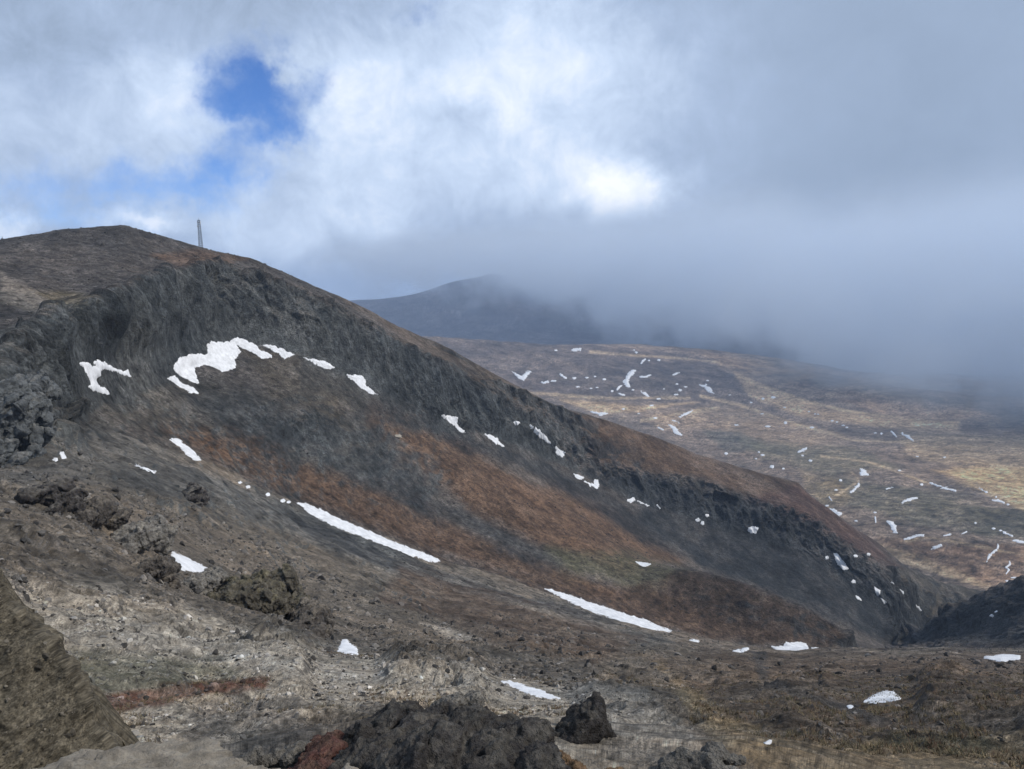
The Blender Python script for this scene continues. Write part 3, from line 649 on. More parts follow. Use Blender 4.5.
PL = [
 ([(512,372),(516,373.5),(522,377),(526,371.6),(531,371.8),(527,376),(524,380),(518,377.5)], 'Y-shaped snow drift at the left of the moorland'),
 ([(571,349.5),(576,348.4),(580.5,348.8),(580,350.8),(574,351)], 'flat snow drift high up near the moorland skyline'),
 (ribbon([(560,374),(563,376),(567,379)],1.2), 'short slanting snow drift right of the Y-shaped one'),
 (ribbon([(541,382.6),(545,382.4),(548,381.6)],1.2), 'left of two flat snow dashes below the slanting drift'),
 (ribbon([(551,381.2),(556,380.8)],1.3), 'right of two flat snow dashes below the slanting drift'),
 ([(633.5,369),(636,370.5),(629,379),(628.2,383.6),(630,387),(626,386.5),(623.2,381.9),(628.6,373)], 'long curved snow drift in the middle of the dark moorland'),
 (ribbon([(617,390),(619,387),(622,385.4)],1.3), 'snow drift touching the lower left of the long curved one'),
 (ribbon([(616,391.8),(620,393.6),(624.5,395.6)],1.2), 'snow drift pointing right below the long curved one'),
 (ribbon([(641,391),(645,394),(648.5,396.5)],1.2), 'slanting snow drift right of the long curved one'),
 (ribbon([(641,363.6),(643,361),(645.5,359)],1.5), 'short snow drift above the long curved one'),
 (ribbon([(640,377.3),(646,376.5),(651,375)],1.1), 'flat snow streak beside the long curved one'),
 ([(591,411.5),(599.5,412.3),(607.8,413.2),(601.3,416),(596,414)], 'boat-shaped snow drift just over the ridge skyline'),
 ([(700,385),(706.4,385),(710,388.5),(713.5,393.5),(708.4,391.2),(704,387.6)], 'bent snow drift on the dark moorland centre right'),
 (ribbon([(673,375),(677,373),(682,372)],1.1), 'hooked snow streak high on the dark moorland'),
 (ribbon([(680,416.8),(686,414),(692.5,410.5)],1.2), 'curved snow streak on the tan moorland band'),
 (ribbon([(672,420),(679,422.3)],1.2), 'snow dash under the curved tan-band streak'),
 ([(669.5,425.2),(675,427.2),(681.6,435.2),(675.5,433.2)], 'fat slanting snow drift behind the ridge shoulder'),
 (ribbon([(658,427.4),(663.5,430)],1.6), 'stubby snow drift left of the fat slanting one'),
 (ribbon([(798,452.3),(803,450),(806.5,448.6)],1.1), 'snow streak in a pale hollow on the moorland'),
 ([(860,469),(865,470.4),(868.5,475.6),(860.5,474.9)], 'wedge-shaped snow drift in the middle of the moorland'),
 (ribbon([(891,431),(894,434),(896.6,437)],1.2), 'left of two snow drifts on the far pale band'),
 (ribbon([(902,433.2),(908,436.5),(913.2,441)],1.3), 'right of two snow drifts on the far pale band'),
 (ribbon([(930,483),(941,486.8),(955.5,491)],1.4), 'long snow drift at the edge of the yellow hollow'),
 (ribbon([(979,488),(986.8,492.6)],1.7), 'snow drift at the right of the yellow hollow'),
 (ribbon([(992,500),(998,500.5),(1004,503)],1.5), 'snow drift below the yellow hollow near the right edge'),
 (ribbon([(902,502.8),(909,499.8),(917,498)],1.5), 'hooked snow drift below the long yellow-hollow one'),
 (ribbon([(886,489),(893.5,487.5)],1.2), 'short flat snow drift left of the yellow hollow'),
 ([(886.5,521.5),(890.6,521.2),(896,526.5),(897.3,532.8),(893.3,532.5),(891,526.5)], 'broad curved snow drift above the end of the spur'),
 (ribbon([(875.2,516.6),(875.8,522.5)],1.4), 'upright snow drift left of the broad curved one'),
 (ribbon([(859,481),(858.6,485),(854,490),(849.5,493.5)],1.2), 'curved snow drift running down from the wedge-shaped one'),
 ([(829.5,509),(835.7,509.8),(841.4,513.8),(839,517.3),(836,513.5)], 'hooked snow drift beside the spur cliff'),
 (ribbon([(829,497),(832,501)],1.3), 'small snow drift above the spur cliff'),
 (ribbon([(904,539.8),(914,536.5),(924,534.9)],1.4), 'long curved snow drift above the spur end'),
 (ribbon([(931,549.5),(936,547.5),(941.5,545.3)],1.5), 'slanting snow drift on red-brown ground'),
 (ribbon([(944,535.5),(951,534)],1.1), 'left of two small snow dashes on red-brown ground'),
 (ribbon([(961.5,534),(966.8,531.8)],1.3), 'right of two small snow dashes on red-brown ground'),
 (ribbon([(1003.5,533),(1012.5,536)],1.4), 'snow dash near the right edge above the dark hill'),
 (ribbon([(1013,540.4),(1024,542.4),(1034,544)],1.5), 'snow drift running out of the right edge'),
 (ribbon([(998,544.5),(997.5,548.5),(993.5,552),(989,556.5),(986.5,562)],1.2), 'long crooked snow drift in a stream bed above the dark hill'),
 (ribbon([(1009.5,561),(1010,564.5),(1005.8,567.5),(1009,569.8),(1006,574)],1.2), 'zigzag snow drift in a stream bed above the dark hill'),
 (ribbon([(1011,577.8),(1017,577.6)],.9), 'faint snow dash above the dark hill crest'),
]
for p_, l_ in PL: SN.append((p_, l_, GP))
USED = set()
ANCH = [(522,375,'Y-shaped snow drift'),(575,350,'flat drift by the moorland skyline'),(630,378,'long curved snow drift'),(600,413,'boat-shaped snow drift'),(707,389,'bent snow drift'),(686,413,'tan-band snow streak'),(676,430,'fat slanting snow drift'),
        (803,450,'pale-hollow snow streak'),(864,472,'wedge-shaped snow drift'),(908,437,'paired far snow drifts'),(942,487,'long drift by the yellow hollow'),(892,527,'broad curved snow drift'),(835,513,'hooked drift beside the spur cliff'),
        (914,537,'long curved drift above the spur end'),(992,553,'crooked stream-bed snow drift'),(645,361,'short upper snow drift')]
for x, y, a in ((587,377.5,1.8),(595,376.5,1.3),(604,379.5,1.8),(574,378,1.8),(578,386.8,2.4),(591,388.5,1.2),(597,387.5,2),(612,391,1.4),(633,390,1.3),(556,350.3,1.6),(634,350,1.5),(636,352.5,1.8),(649,360.5,1.2),(659,360,1.5),(651.5,405.6,2.0),(623.3,409,1.5),(638.5,413.5,1.2),(655,418,1.8),
                (676,394.6,2.6),(680,390.3,2.0),(659,398.8,2.0),(664,389,1.3),(677,384,1.3),(686,387,2.4),(707.5,380.6,1.6),(730,395,1.8),(763,398.6,1.8),(773.4,397.3,2.2),(784.5,407.6,1.8),(762,414,1.5),(751,402.5,1.2),(768,426.4,2.6),(785.5,423,2.4),(736.7,425,2.2),(812,427.5,2),
                (762.5,455.2,1.7),(810.5,460.8,1.9),(802.5,455.5,1.4),(726,453.5,2.4),(756,458.6,1.5),(772,466.7,2.6),(783.5,468.5,1.9),(759,452,1.2),(843,425.5,1.8),(837,422,1.5),(847,427.5,1.5),(809,411.6,1.4),(815,414,1.4),(818,414.3,1.2),(832,421,1.5),(875,433,1.4),(881.5,433.7,1.6),(944.5,457.3,1.8),(827,505.7,1.8),(836,490,1.6),(840.6,480.3,2),(899.5,470.5,1.5),
                (856,521,1.4),(1000.5,530.6,1.4),(1007,581,2.2),(875,512.5,1.3),(996,497,1.4),(1008,504.5,1.3),(917.5,456.5,1.2),(921.5,484.5,1.6),(975.5,523,1.2),(993.5,528.5,1.8)):
    an = min(ANCH, key=lambda q_: math.hypot(q_[0]-x, q_[1]-y)); dx, dy = x-an[0], y-an[1]; dd = math.hypot(dx, dy)
    wv = ('above' if dy < 0 else 'below') if abs(dy) > 2.4*abs(dx) else (('right of' if dx > 0 else 'left of') if abs(dx) > 2.4*abs(dy) else ('above and ' if dy < 0 else 'below and ')+('right of' if dx > 0 else 'left of'))
    lb = 'tiny snow speck '+('close ' if dd < 11 else '' if dd < 24 else 'well ' if dd < 40 else 'far ')+wv+' the '+an[2]
    if lb in USED: lb = lb.replace('tiny', 'second tiny')
    if lb in USED: lb = lb.replace('second tiny', 'third tiny')
    if lb in USED: lb = lb.replace('third tiny', 'fourth tiny')
    USED.add(lb)
    SN.append((dot(x, y, a*(.55+.35*abs(math.sin(x*1.7))), a*(.3+.15*math.sin(y))), lb, 'snow specks on the distant moorland'))
for p_, l_, g_ in SN:
    tiny = (max(a[0] for a in p_)-min(a[0] for a in p_)) < 7
    snow(p_, l_, g_, warp=.3 if tiny else 1.0, name='snow_speck' if 'speck' in l_ else 'snow_patch')
print('snow', time.time()-T00)

# ------------------------------------------------------------------ rocks
import bmesh
_ico = {}
def ico(n):
    if n not in _ico:
        bm = bmesh.new(); bmesh.ops.create_icosphere(bm, subdivisions=n, radius=1.0)
        _ico[n] = (np.array([v.co[:] for v in bm.verts], np.float32), np.array([[v.index for v in f.verts] for f in bm.faces], np.int32)); bm.free()
    return _ico[n]
def rock(seed, n=5, cuts=12, rough=.12, ridge=.0, strat=0.0, low=.55):
    r = np.random.default_rng(seed)
    v, f = ico(n); v = v.copy()
    o = r.uniform(0, 50, 3).astype(np.float32)
    v *= (1+.25*fbm(v+o, 1.3, 2))[:, None]
    for k in range(cuts):
        nn_ = r.normal(size=3); nn_ /= np.linalg.norm(nn_); d = r.uniform(low, .95)
        s = v@nn_.astype(np.float32)-d; v -= (np.maximum(s, 0)[:, None]*nn_).astype(np.float32)
    L_ = np.linalg.norm(v, axis=1)[:, None]+1e-6; dirn = v/L_
    if ridge: v += dirn*(ridge*(fbm(v+o, .8, 5, .58, ridged=True, zs=1.8)-.3))[:, None]
    if strat: v += dirn*(strat*np.abs(perlin(v[:, 0]*1.2+v[:, 2]*2+o[0], v[:, 1]*1.0+o[1], v[:, 2]*9+v[:, 0]*3)))[:, None]
    v += dirn*(rough*fbm(v+o+9, .35, 4 if n > 3 else 1, .6))[:, None]
    return v, f
def rotz(v, a):
    c, s = math.cos(a), math.sin(a); return v@np.array([[c, s, 0], [-s, c, 0], [0, 0, 1]], np.float32)
def boulder(name, label, cat, px, py, w, h_, dp, seed, mat, group=None, n=5, sink=.25, tilt=0, **k):
    """px,py: where its foot meets the ground; w,h_: apparent width and height; dp: depth as a share of the width"""
    _, _, p = hit(px, py); r_ = dist(p); s = r_/F
    v, f = rock(seed, n, **k)
    lo, hi = v.min(0), v.max(0); v = (v-(lo+hi)/2)/((hi-lo)/2)
    if tilt:
        c, s_ = math.cos(rad(tilt)), math.sin(rad(tilt)); v = v@np.array([[c, 0, s_], [0, 1, 0], [-s_, 0, c]], np.float32)
        lo, hi = v.min(0), v.max(0); v = (v-(lo+hi)/2)/((hi-lo)/2)
    v = v*np.array([w*s/2, w*s/2*dp, h_*s/2*(1+sink)], np.float32)
    v[:, 2] += h_*s/2*(1-sink)
    a = math.atan2(p[0], p[1]); v = rotz(v, -a)
    o = link(name, v, f, mat); o.location = (p[0]+math.sin(a)*w*s/2*dp*.5, p[1]+math.cos(a)*w*s/2*dp*.5, p[2])
    return tag(o, label, cat, group)
M_BLACK = nodes_mat('black_volcanic_rock', (.052, .048, .045), var=.75, scale=1.6, bump=.35, bscale=3.5)
M_DARK = nodes_mat('dark_weathered_rock', (.062, .055, .049), var=.6, scale=.5, bump=.5, bscale=1.6)
M_GREY = nodes_mat('grey_lichen_rock', (.125, .12, .11), var=.5, scale=.5, bump=.4, bscale=1.8)
M_PALEROCK = nodes_mat('pale_rock', (.31, .275, .225), var=.55, scale=7, bump=.09, bscale=16)
M_RED = nodes_mat('red_brown_crag', (.105, .05, .04), var=.5, scale=1.0, bump=.3, bscale=3)
M_MOSSY = nodes_mat('mossy_crag', (.085, .074, .052), var=.65, scale=.35, bump=.7, bscale=1.1)
M_BLACKC = nodes_mat('black_crag', (.040, .037, .035), var=.6, scale=1.2, bump=.5, bscale=2.5, tint=True)
M_DARKC = nodes_mat('dark_crag', (.062, .055, .049), var=.6, scale=.9, bump=.6, bscale=1.8, tint=True)
M_GREYC = nodes_mat('grey_crag', (.125, .12, .11), var=.5, scale=.9, bump=.5, bscale=1.8, tint=True)
M_REDC = nodes_mat('red_crag', (.105, .05, .04), var=.5, scale=1.5, bump=.4, bscale=3, tint=True)
M_MOSSC = nodes_mat('moss_crag', (.085, .074, .052), var=.65, scale=.9, bump=.7, bscale=1.5, tint=True)
M_SLATE = nodes_mat('slate_crag', (.08, .084, .086), var=.5, scale=.3, bump=1.2, bscale=.7, tint=True)
M_RUSTC = nodes_mat('rusty_moss', (.13, .075, .042), var=.5, scale=1.2, bump=.3, bscale=3, tint=True)
CRAGC = {'slate_crag': (.075, .08, .082), 'black_crag': (.038, .034, .032), 'dark_crag': (.058, .051, .045), 'grey_crag': (.105, .098, .088), 'red_crag': (.11, .05, .04), 'moss_crag': (.062, .055, .043), 'rusty_moss': (.13, .08, .045)}
# outcrops on the slope: rock breaking out of the ground, grown from the ground's own grid
def islands_main(nv, ed):
    lab_ = np.arange(nv)
    while True:
        m_ = np.minimum(lab_[ed[:, 0]], lab_[ed[:, 1]]); new = lab_.copy()
        np.minimum.at(new, ed[:, 0], m_); np.minimum.at(new, ed[:, 1], m_); new = new[new]
        if (new == lab_).all(): break
        lab_ = new
    v_, c_ = np.unique(lab_, return_counts=True); return lab_ == v_[c_.argmax()]
def crag(poly, H, label, mat, seed=0, n=46, slab=.6, dip=25, strike=0.5, res=1.0, big=.62):
    """an outcrop: angular blocks of bedrock sharing one dip, fused into a single surface; poly: its footprint, H: apparent height"""
    rg = np.random.default_rng(1000+seed)
    xs = np.array([p[0] for p in poly], float); ys = np.array([p[1] for p in poly], float)
    base = [hit(*p)[2] for p in poly]; med = float(np.median([dist(b_) for b_ in base])); k = med/F
    vs, fs, c0 = [], [], 0
    # rubble and blocks
    cnt = 0; tries = 0
    while cnt < n and tries < 4000:
        tries += 1
        x, y = rg.uniform(xs.min(), xs.max()), rg.uniform(ys.min(), ys.max())
        d = float(poly_sdf(poly, np.array([x], np.float32), np.array([y], np.float32))[0])
        if d > -1.0: continue
        p = hit(x, y)[2]
        if abs(math.log(dist(p)/med)) > .45: continue
        inner = min(1, -d/(H*.55+2)); 
        sz = H*k*(big*inner*rg.uniform(.6, 1.25)+.18+.16*rg.random())
        v, f = rock(int(rg.integers(1, 99999)), 3, cuts=14, rough=.03, low=.42)
        lo, hi = v.min(0), v.max(0); v = (v-(lo+hi)/2)/((hi-lo)/2)
        v = v*np.array([rg.uniform(.8, 1.5), rg.uniform(.7, 1.2), slab*rg.uniform(.7, 1.3)], np.float32)*sz*.72
        a = rad(dip+rg.normal()*9); c_, s_ = math.cos(a), math.sin(a)
        v = v@np.array([[c_, 0, s_], [0, 1, 0], [-s_, 0, c_]], np.float32); v = rotz(v, strike+rg.normal()*.35)
        v = v+p.astype(np.float32)+np.array([0, 0, sz*.22*inner+H*k*.42*inner*rg.random()**.6], np.float32)
        vs.append(v); fs.append(f+c0); c0 += len(v); cnt += 1
    V_ = np.concatenate(vs); F_ = np.concatenate(fs)
    tmp = link('tmp', V_, F_, None); mo = tmp.modifiers.new('r', 'REMESH'); mo.mode = 'VOXEL'; mo.voxel_size = max(k*.62*res, .02)
    dg = bpy.context.evaluated_depsgraph_get(); me = bpy.data.meshes.new_from_object(tmp.evaluated_get(dg)); bpy.data.objects.remove(tmp)
    nv = len(me.vertices); co = np.zeros(nv*3, np.float32); me.vertices.foreach_get('co', co); co = co.reshape(-1, 3)
    ed = np.zeros(len(me.edges)*2, np.int32); me.edges.foreach_get('vertices', ed); ed = ed.reshape(-1, 2)
    nr = np.zeros(nv*3, np.float32); me.vertices.foreach_get('normal', nr); nr = nr.reshape(-1, 3)
    fc = np.array([q_.vertices[:] for q_ in me.polygons], np.int32)
    keep = islands_main(nv, ed); fc = fc[keep[fc[:, 0]]]
    L0 = H*k
    ff = fbm(co, L0*.28, 4, .6, ridged=True)-.4; f3 = fbm(co+5, L0*.5, 5, .65)
    st = perlin(co[:, 0]/L0*1.2+co[:, 2]/L0*2, co[:, 1]/L0*1.5, (co[:, 2]-co[:, 0]*math.tan(rad(dip)))/L0*9)
    co = co+nr*(L0*(.03*ff+.045*st+.075*facets(co[:, 0]+.5*co[:, 2], co[:, 1]-.5*co[:, 2], L0*.30, seed)+.04*facets(co[:, 0]-.6*co[:, 2], co[:, 1]+.7*co[:, 2], L0*.15, seed+3))+k*.5*fbm(co, 3*k, 2))[:, None]
    mcol = np.array(CRAGC.get(mat.name, (.07, .06, .055)))
    top = np.clip(nr[:, 2], 0, 1)
    # lichen and grit lie on the flatter tops, bare rock on the sides
    soil = np.array(CRAGT.get(mat.name, (.15, .135, .11)))
    w_ = (sstep(.55, .95, top)*np.clip(.55+.9*f3, 0, 1))[:, None]*.75
    cc = (mcol*(1-w_)+soil*w_)*np.clip(1+.5*ff[:, None]+.45*fbm(co+2, 5*k, 4, .7)[:, None], .3, 2.2)
    used, inv = np.unique(fc, return_inverse=True); org = co[used].mean(0)
    o = link('rock_outcrop', co[used]-org, inv.reshape(-1, fc.shape[1]), mat, smooth=True); o.location = org
    bpy.data.meshes.remove(me)
    at = o.data.attributes.new('tint', 'FLOAT_COLOR', 'POINT'); cc = cc[used]
    at.data.foreach_set('color', np.concatenate([cc, np.ones((len(cc), 1))], 1).astype(np.float32).ravel())
    return tag(o, label, 'outcrop')
CRAGT = {'slate_crag': (.115, .11, .10), 'black_crag': (.11, .10, .085), 'dark_crag': (.14, .12, .095), 'grey_crag': (.17, .155, .13), 'red_crag': (.13, .085, .06), 'moss_crag': (.10, .088, .055), 'rusty_moss': (.15, .10, .055)}
crag([(14,499),(40,491),(75,493),(98,503),(96,513),(70,519),(45,516),(22,509)], 26, 'low black overhanging outcrop below the upper left crag', M_BLACKC, 1)
crag([(60,518),(95,511),(124,522),(122,544),(90,548),(65,538)], 22, 'dark broken outcrop just under the black overhanging one', M_DARKC, 2)
crag([(112,536),(150,528),(172,542),(170,562),(130,566)], 24, 'grey slabby outcrop above and left of the triangular snow', M_GREYC, 3)
crag([(126,570),(160,564),(180,577),(176,592),(140,596)], 22, 'dark knobbly outcrop at the lower left of the triangular snow', M_DARKC, 4)
crag([(174,493),(192,490),(205,498),(200,510),(182,506)], 15, 'small dark outcrop alone on the scree above the triangular snow', M_BLACKC, 5)
crag([(172,580),(212,576),(240,590),(228,606),(180,600)], 18, 'low brown rubbly outcrop between the triangular snow and the mossy mound', M_GREYC, 6)
crag([(222,596),(250,588),(290,590),(306,604),(296,622),(262,626),(215,616)], 46, 'large craggy mound with a mossy yellow-green top', M_MOSSC, 7, n=90, res=.9)
crag([(284,612),(310,606),(328,626),(326,640),(300,642),(278,630)], 38, 'dark jagged crag forming the right end of the mossy mound', M_DARKC, 8)
crag([(432,700),(468,692),(500,702),(518,722),(470,732),(430,722)], 26, 'brown rubbly knob topping the black crag at the bottom edge', M_GREYC, 10)
crag([(340,745),(375,728),(440,722),(500,730),(540,748),(550,810),(330,810)], 40, 'big black broken crag in the middle of the bottom edge', M_BLACKC, 9, n=110, dip=20)
crag([(296,745),(340,735),(350,760),(345,800),(285,800)], 26, 'red-brown crumbling crag left of the big black crag', M_REDC, 11)
crag([(535,748),(570,736),(612,762),(625,800),(535,800)], 24, 'rusty mossy hump under the black jagged rock', M_RUSTC, 12)
crag([(652,752),(680,744),(708,754),(745,770),(730,795),(660,785)], 18, 'low grey slab outcrop right of the black jagged rock', M_GREYC, 13)
crag([(-40,412),(15,402),(42,425),(46,452),(20,466),(-40,468)], 40, 'grey slabby crag at the upper left edge', M_SLATE, 14, n=110, dip=52, slab=.4)
crag([(232,742),(285,732),(318,750),(310,800),(235,800)], 16, 'low brown rubble outcrop between the pale boulder and the red-brown crag', M_GREYC, 15)
crag([(560,730),(588,722),(606,736),(620,764),(604,772),(574,754)], 40, 'black jagged rock standing right of the big black crag', M_BLACKC, 21, n=22, dip=52, big=.85, slab=.75)
boulder('boulder', 'pinkish boulder on the strip of red soil', 'boulder', 211, 692, 11, 8, .8, 131, nodes_mat('pink_rock', (.24, .17, .14), scale=3, bump=.05), None, 4, .3)
boulder('boulder', 'flat grey boulder on the rusty upper slope', 'boulder', 397, 438, 9, 3.2, .8, 137, M_PALEROCK, None, 4, .2)
NOSTONE = np.zeros((NR, NA), bool)
for p_, l_, g_ in SN:
    if g_ in (GP, 'snow specks on the distant moorland'): continue
    xs = [q_[0] for q_ in p_]; ys = [q_[1] for q_ in p_]
    m_ = (U > min(xs)-3) & (U < max(xs)+3) & (V > min(ys)-3) & (V < max(ys)+4) & (RR < 1000)
    if m_.any(): NOSTONE[m_] |= poly_sdf(p_, U[m_], V[m_]) < 2.0
# scattered stones: far too many to count
r = np.random.default_rng(5)
tmpl = [rock(200+k, 2, cuts=16, rough=.0, low=.35) for k in range(6)]+[rock(230+k, 1, cuts=7, rough=0, low=.45) for k in range(5)]
def scatter(name, n, r0, r1, size, colf, kind='stuff', flat=.6, mat=None, dens=None, tl_=tmpl, big=.08):
    vs, fs, cs, k0 = [], [], [], 0
    j = r.integers(26, NA-26, n*3); a = r.random(n*3)**(.85 if r0 < 100 else .62)
    lr = math.log(r0)+(math.log(r1)-math.log(r0))*a
    i = np.searchsorted(LR, lr); c = 0
    for ii, jj in zip(i, j):
        if c >= n: break
        if dens is not None and r.random() > dens(ii, jj): continue
        if NOSTONE[ii, jj]: continue
        p = Pd[ii, jj]; d_ = R[ii]
        s = d_/F*size*(0.5+r.pareto(2.6)); s = min(s, d_/F*size*(5 if d_ < 330 else 3.2), .9 if d_ < 90 else 3)
        t = tl_[r.integers(0, 6)] if s*F/d_ > 3.0 else tl_[6+r.integers(0, 5)]
        v = rotz(t[0]*np.array([1, r.uniform(.6, 1), r.uniform(flat*.5, flat*1.2)], np.float32), r.uniform(0, 6.28))*s
        n_ = Nm[ii, jj]
        v = v+p+n_*s*.12
        vs.append(v); fs.append(t[1]+k0); k0 += len(v)
        col = colf(ii, jj); cs.append(np.tile(col, (len(v), 1))); c += 1
    o = link(name, np.concatenate(vs), np.concatenate(fs), mat, smooth=False); o['kind'] = kind
    at = o.data.attributes.new('tint', 'FLOAT_COLOR', 'POINT')
    cs = np.concatenate(cs); at.data.foreach_set('color', np.concatenate([cs, np.ones((len(cs), 1))], 1).astype(np.float32).ravel())
    return o
M_STONE = nodes_mat('stones', (.1, .1, .1), var=.3, scale=2.5, bump=.08, bscale=8, tint=True)
def stone_col(ii, jj):
    b = COL[ii, jj]; g = b.mean(); q = r.random()
    if q < .3: return np.array((.05, .046, .042))*r.uniform(.6, 1.6)
    if q < .88: return (b*.5+g*.5)*r.uniform(.5, 1.1)
    return (b*.5+g*.5)*r.uniform(1.1, 1.6)
def lum(ii, jj): return min(1, .25+COL[ii, jj].mean()*4)
scatter('scattered_stones', 42000, 24, 330, 1.0, stone_col, mat=M_STONE, dens=lambda i, j: lum(i, j)*(1 if nB[i, j]+.6*nA[i, j] > -.05 else .2)*(1 if AZ[j] < .12 else .35), flat=.8)
scatter('scree_stones', 22000, 330, 900, .5, stone_col, mat=M_STONE, dens=lambda i, j: .9 if COL[i, j, 0] < .13 else .3)
print('stones', time.time()-T00)
# grass on the near ground
def grass(name, n, r0, r1, colr):
    vs, cs = [], []
    j = r.integers(26, NA-26, n*4); lr = r.uniform(math.log(r0), math.log(r1), n*4); i = np.searchsorted(LR, lr); c = 0
    for ii, jj in zip(i, j):
        if c >= n: break
        cc = COL[ii, jj]
        if cc[0]/(cc[2]+1e-3) < 1.5 or nA[ii, jj] < -.25: continue
        p = Pd[ii, jj]; base = np.array(colr[r.integers(len(colr))])*r.uniform(.7, 1.3)
        for b in range(9):
            a = r.uniform(0, 6.28); h_ = r.uniform(.08, .24); ln = r.uniform(.05, .2); w_ = .018*max(1, R[ii]/40)
            q0 = p+np.array((r.normal()*.09, r.normal()*.09, -.02)); tip = q0+np.array((math.cos(a)*ln, math.sin(a)*ln, h_))
            e_ = np.array((-math.sin(a)*w_, math.cos(a)*w_, 0))
            vs += [q0-e_, q0+e_, tip]; cs += [base]*3
        c += 1
    vs = np.array(vs); f = np.arange(len(vs)).reshape(-1, 3)
    o = link(name, vs, f, nodes_mat('dry_grass', (.2, .15, .08), tint=True, bump=.001), smooth=False); o['kind'] = 'stuff'
    at = o.data.attributes.new('tint', 'FLOAT_COLOR', 'POINT'); cs = np.array(cs)
    at.data.foreach_set('color', np.concatenate([cs, np.ones((len(cs), 1))], 1).astype(np.float32).ravel())
grass('grass', 9000, 25, 110, [(.17, .135, .08), (.13, .105, .062), (.10, .088, .055), (.13, .085, .055)])
print('grass', time.time()-T00)

# ------------------------------------------------------------------ the banked gravel slope close on the left and pale rock below it
def near_bank():
    # a spur of layered gravel coming in from the left: heightfield over (s, t) whose crest runs down to the right
    nu, nv = 760, 460
    crest = [(-260, 330, 13.5), (-120, 470, 13.0), (-40, 545, 12.8), (0, 600, 12.6), (26, 626, 12.4), (50, 656, 12.2), (74, 692, 12.0), (90, 730, 11.8), (118, 760, 11.5), (150, 800, 11.2), (210, 900, 10.8)]
    cpts = []
    for x, y, d_ in crest:
        a, t = px_azt(x, y); cpts.append((d_*math.sin(a), d_*math.cos(a), d_*t))
    cpts = np.array(cpts); s_ = np.concatenate([[0], np.cumsum(np.linalg.norm(np.diff(cpts, axis=0), axis=1))]); s_ /= s_[-1]
    u = np.linspace(0, 1, nu); c = np.stack([np.interp(u, s_, cpts[:, k]) for k in range(3)], 1)
    for k in range(3): c[:, k] = smooth1(c[:, k], 6)
    w = np.concatenate([np.linspace(-1, -.7, 20, endpoint=False), np.linspace(-.7, .03, 410, endpoint=False), np.linspace(.03, 1, 30)]); P_ = np.zeros((nu, nv, 3))
    for k, ww in enumerate(w):
        o = np.abs(ww)**1.0
        if ww < 0: off = np.array((-.30, -1.0, -.62))*(o*7)     # towards the viewer, falling
        else: off = np.array((.35, 1.0, -1.7))*(o*9)             # away, dropping steeply
        P_[:, k] = c+off-np.array((0, 0, 0))+np.array((0, 0, .25))*(1-np.exp(-(ww*8)**2))*-1
    du = np.gradient(P_, axis=0); dv = np.gradient(P_, axis=1); n = np.cross(du, dv); n /= np.linalg.norm(n, axis=-1)[..., None]
    if n[nu//2, nv//4, 2] < 0: n = -n
    Pf_ = P_.astype(np.float32)
    # layers dip down to the left: bands running up to the right
    x, y, z = Pf_[..., 0], Pf_[..., 1], Pf_[..., 2]
    s1 = z-0.55*x
    lay = perlin(s1/.16+.8*perlin(x/1.1, y/1.1, z/1.1), x*.05+5, y*.25)+.7*perlin(s1/.07, x*.1, y*.5)
    dd = .045*lay+.03*fbm(Pf_, .25, 4, .6)+.16*fbm(Pf_, 1.6, 3, .5)
    dd = .022*lay+.03*fbm(Pf_, .25, 4, .65)+.13*fbm(Pf_, 2.2, 4, .55)+.10*fbm(Pf_, .9, 3, .55, ridged=True); P_ += n*dd[..., None]
    ix = np.arange(nu*nv).reshape(nu, nv); f = np.stack([ix[:-1, :-1], ix[1:, :-1], ix[1:, 1:], ix[:-1, 1:]], -1).reshape(-1, 4)
    m = nodes_mat('layered_gravel', (.115, .098, .075), var=.8, scale=4.0, bump=.03, bscale=11, tint=True)
    nt = m.node_tree; g_ = [q for q in nt.nodes if q.type == 'NEW_GEOMETRY'][0]
    mp = nt.nodes.new('ShaderNodeMapping'); mp.vector_type = 'TEXTURE'; mp.inputs['Rotation'].default_value = (0, rad(-33), 0); mp.inputs['Scale'].default_value = (1.6, .8, .35)
    nt.links.new(g_.outputs['Position'], mp.inputs['Vector'])
    for q in nt.nodes:
        if q.type == 'TEX_NOISE': nt.links.new(mp.outputs[0], q.inputs['Vector'])
    o = link('gravel_bank', P_.reshape(-1, 3), f, m); tag(o, 'steep bank of layered brown gravel close at the left edge', 'bank')
    c_ = np.array((.088, .076, .056))*np.clip(1+.22*lay+.3*fbm(Pf_, .5, 4, .6)+.5*fbm(Pf_, .06, 2, .8)+.34*rng.normal(size=Pf_.shape[:2]), .3, 2.2)[..., None]
    c_ = c_.reshape(-1, 3); at = o.data.attributes.new('tint', 'FLOAT_COLOR', 'POINT')
    at.data.foreach_set('color', np.concatenate([c_, np.ones((len(c_), 1))], 1).astype(np.float32).ravel())
    return P_
bankP = near_bank()
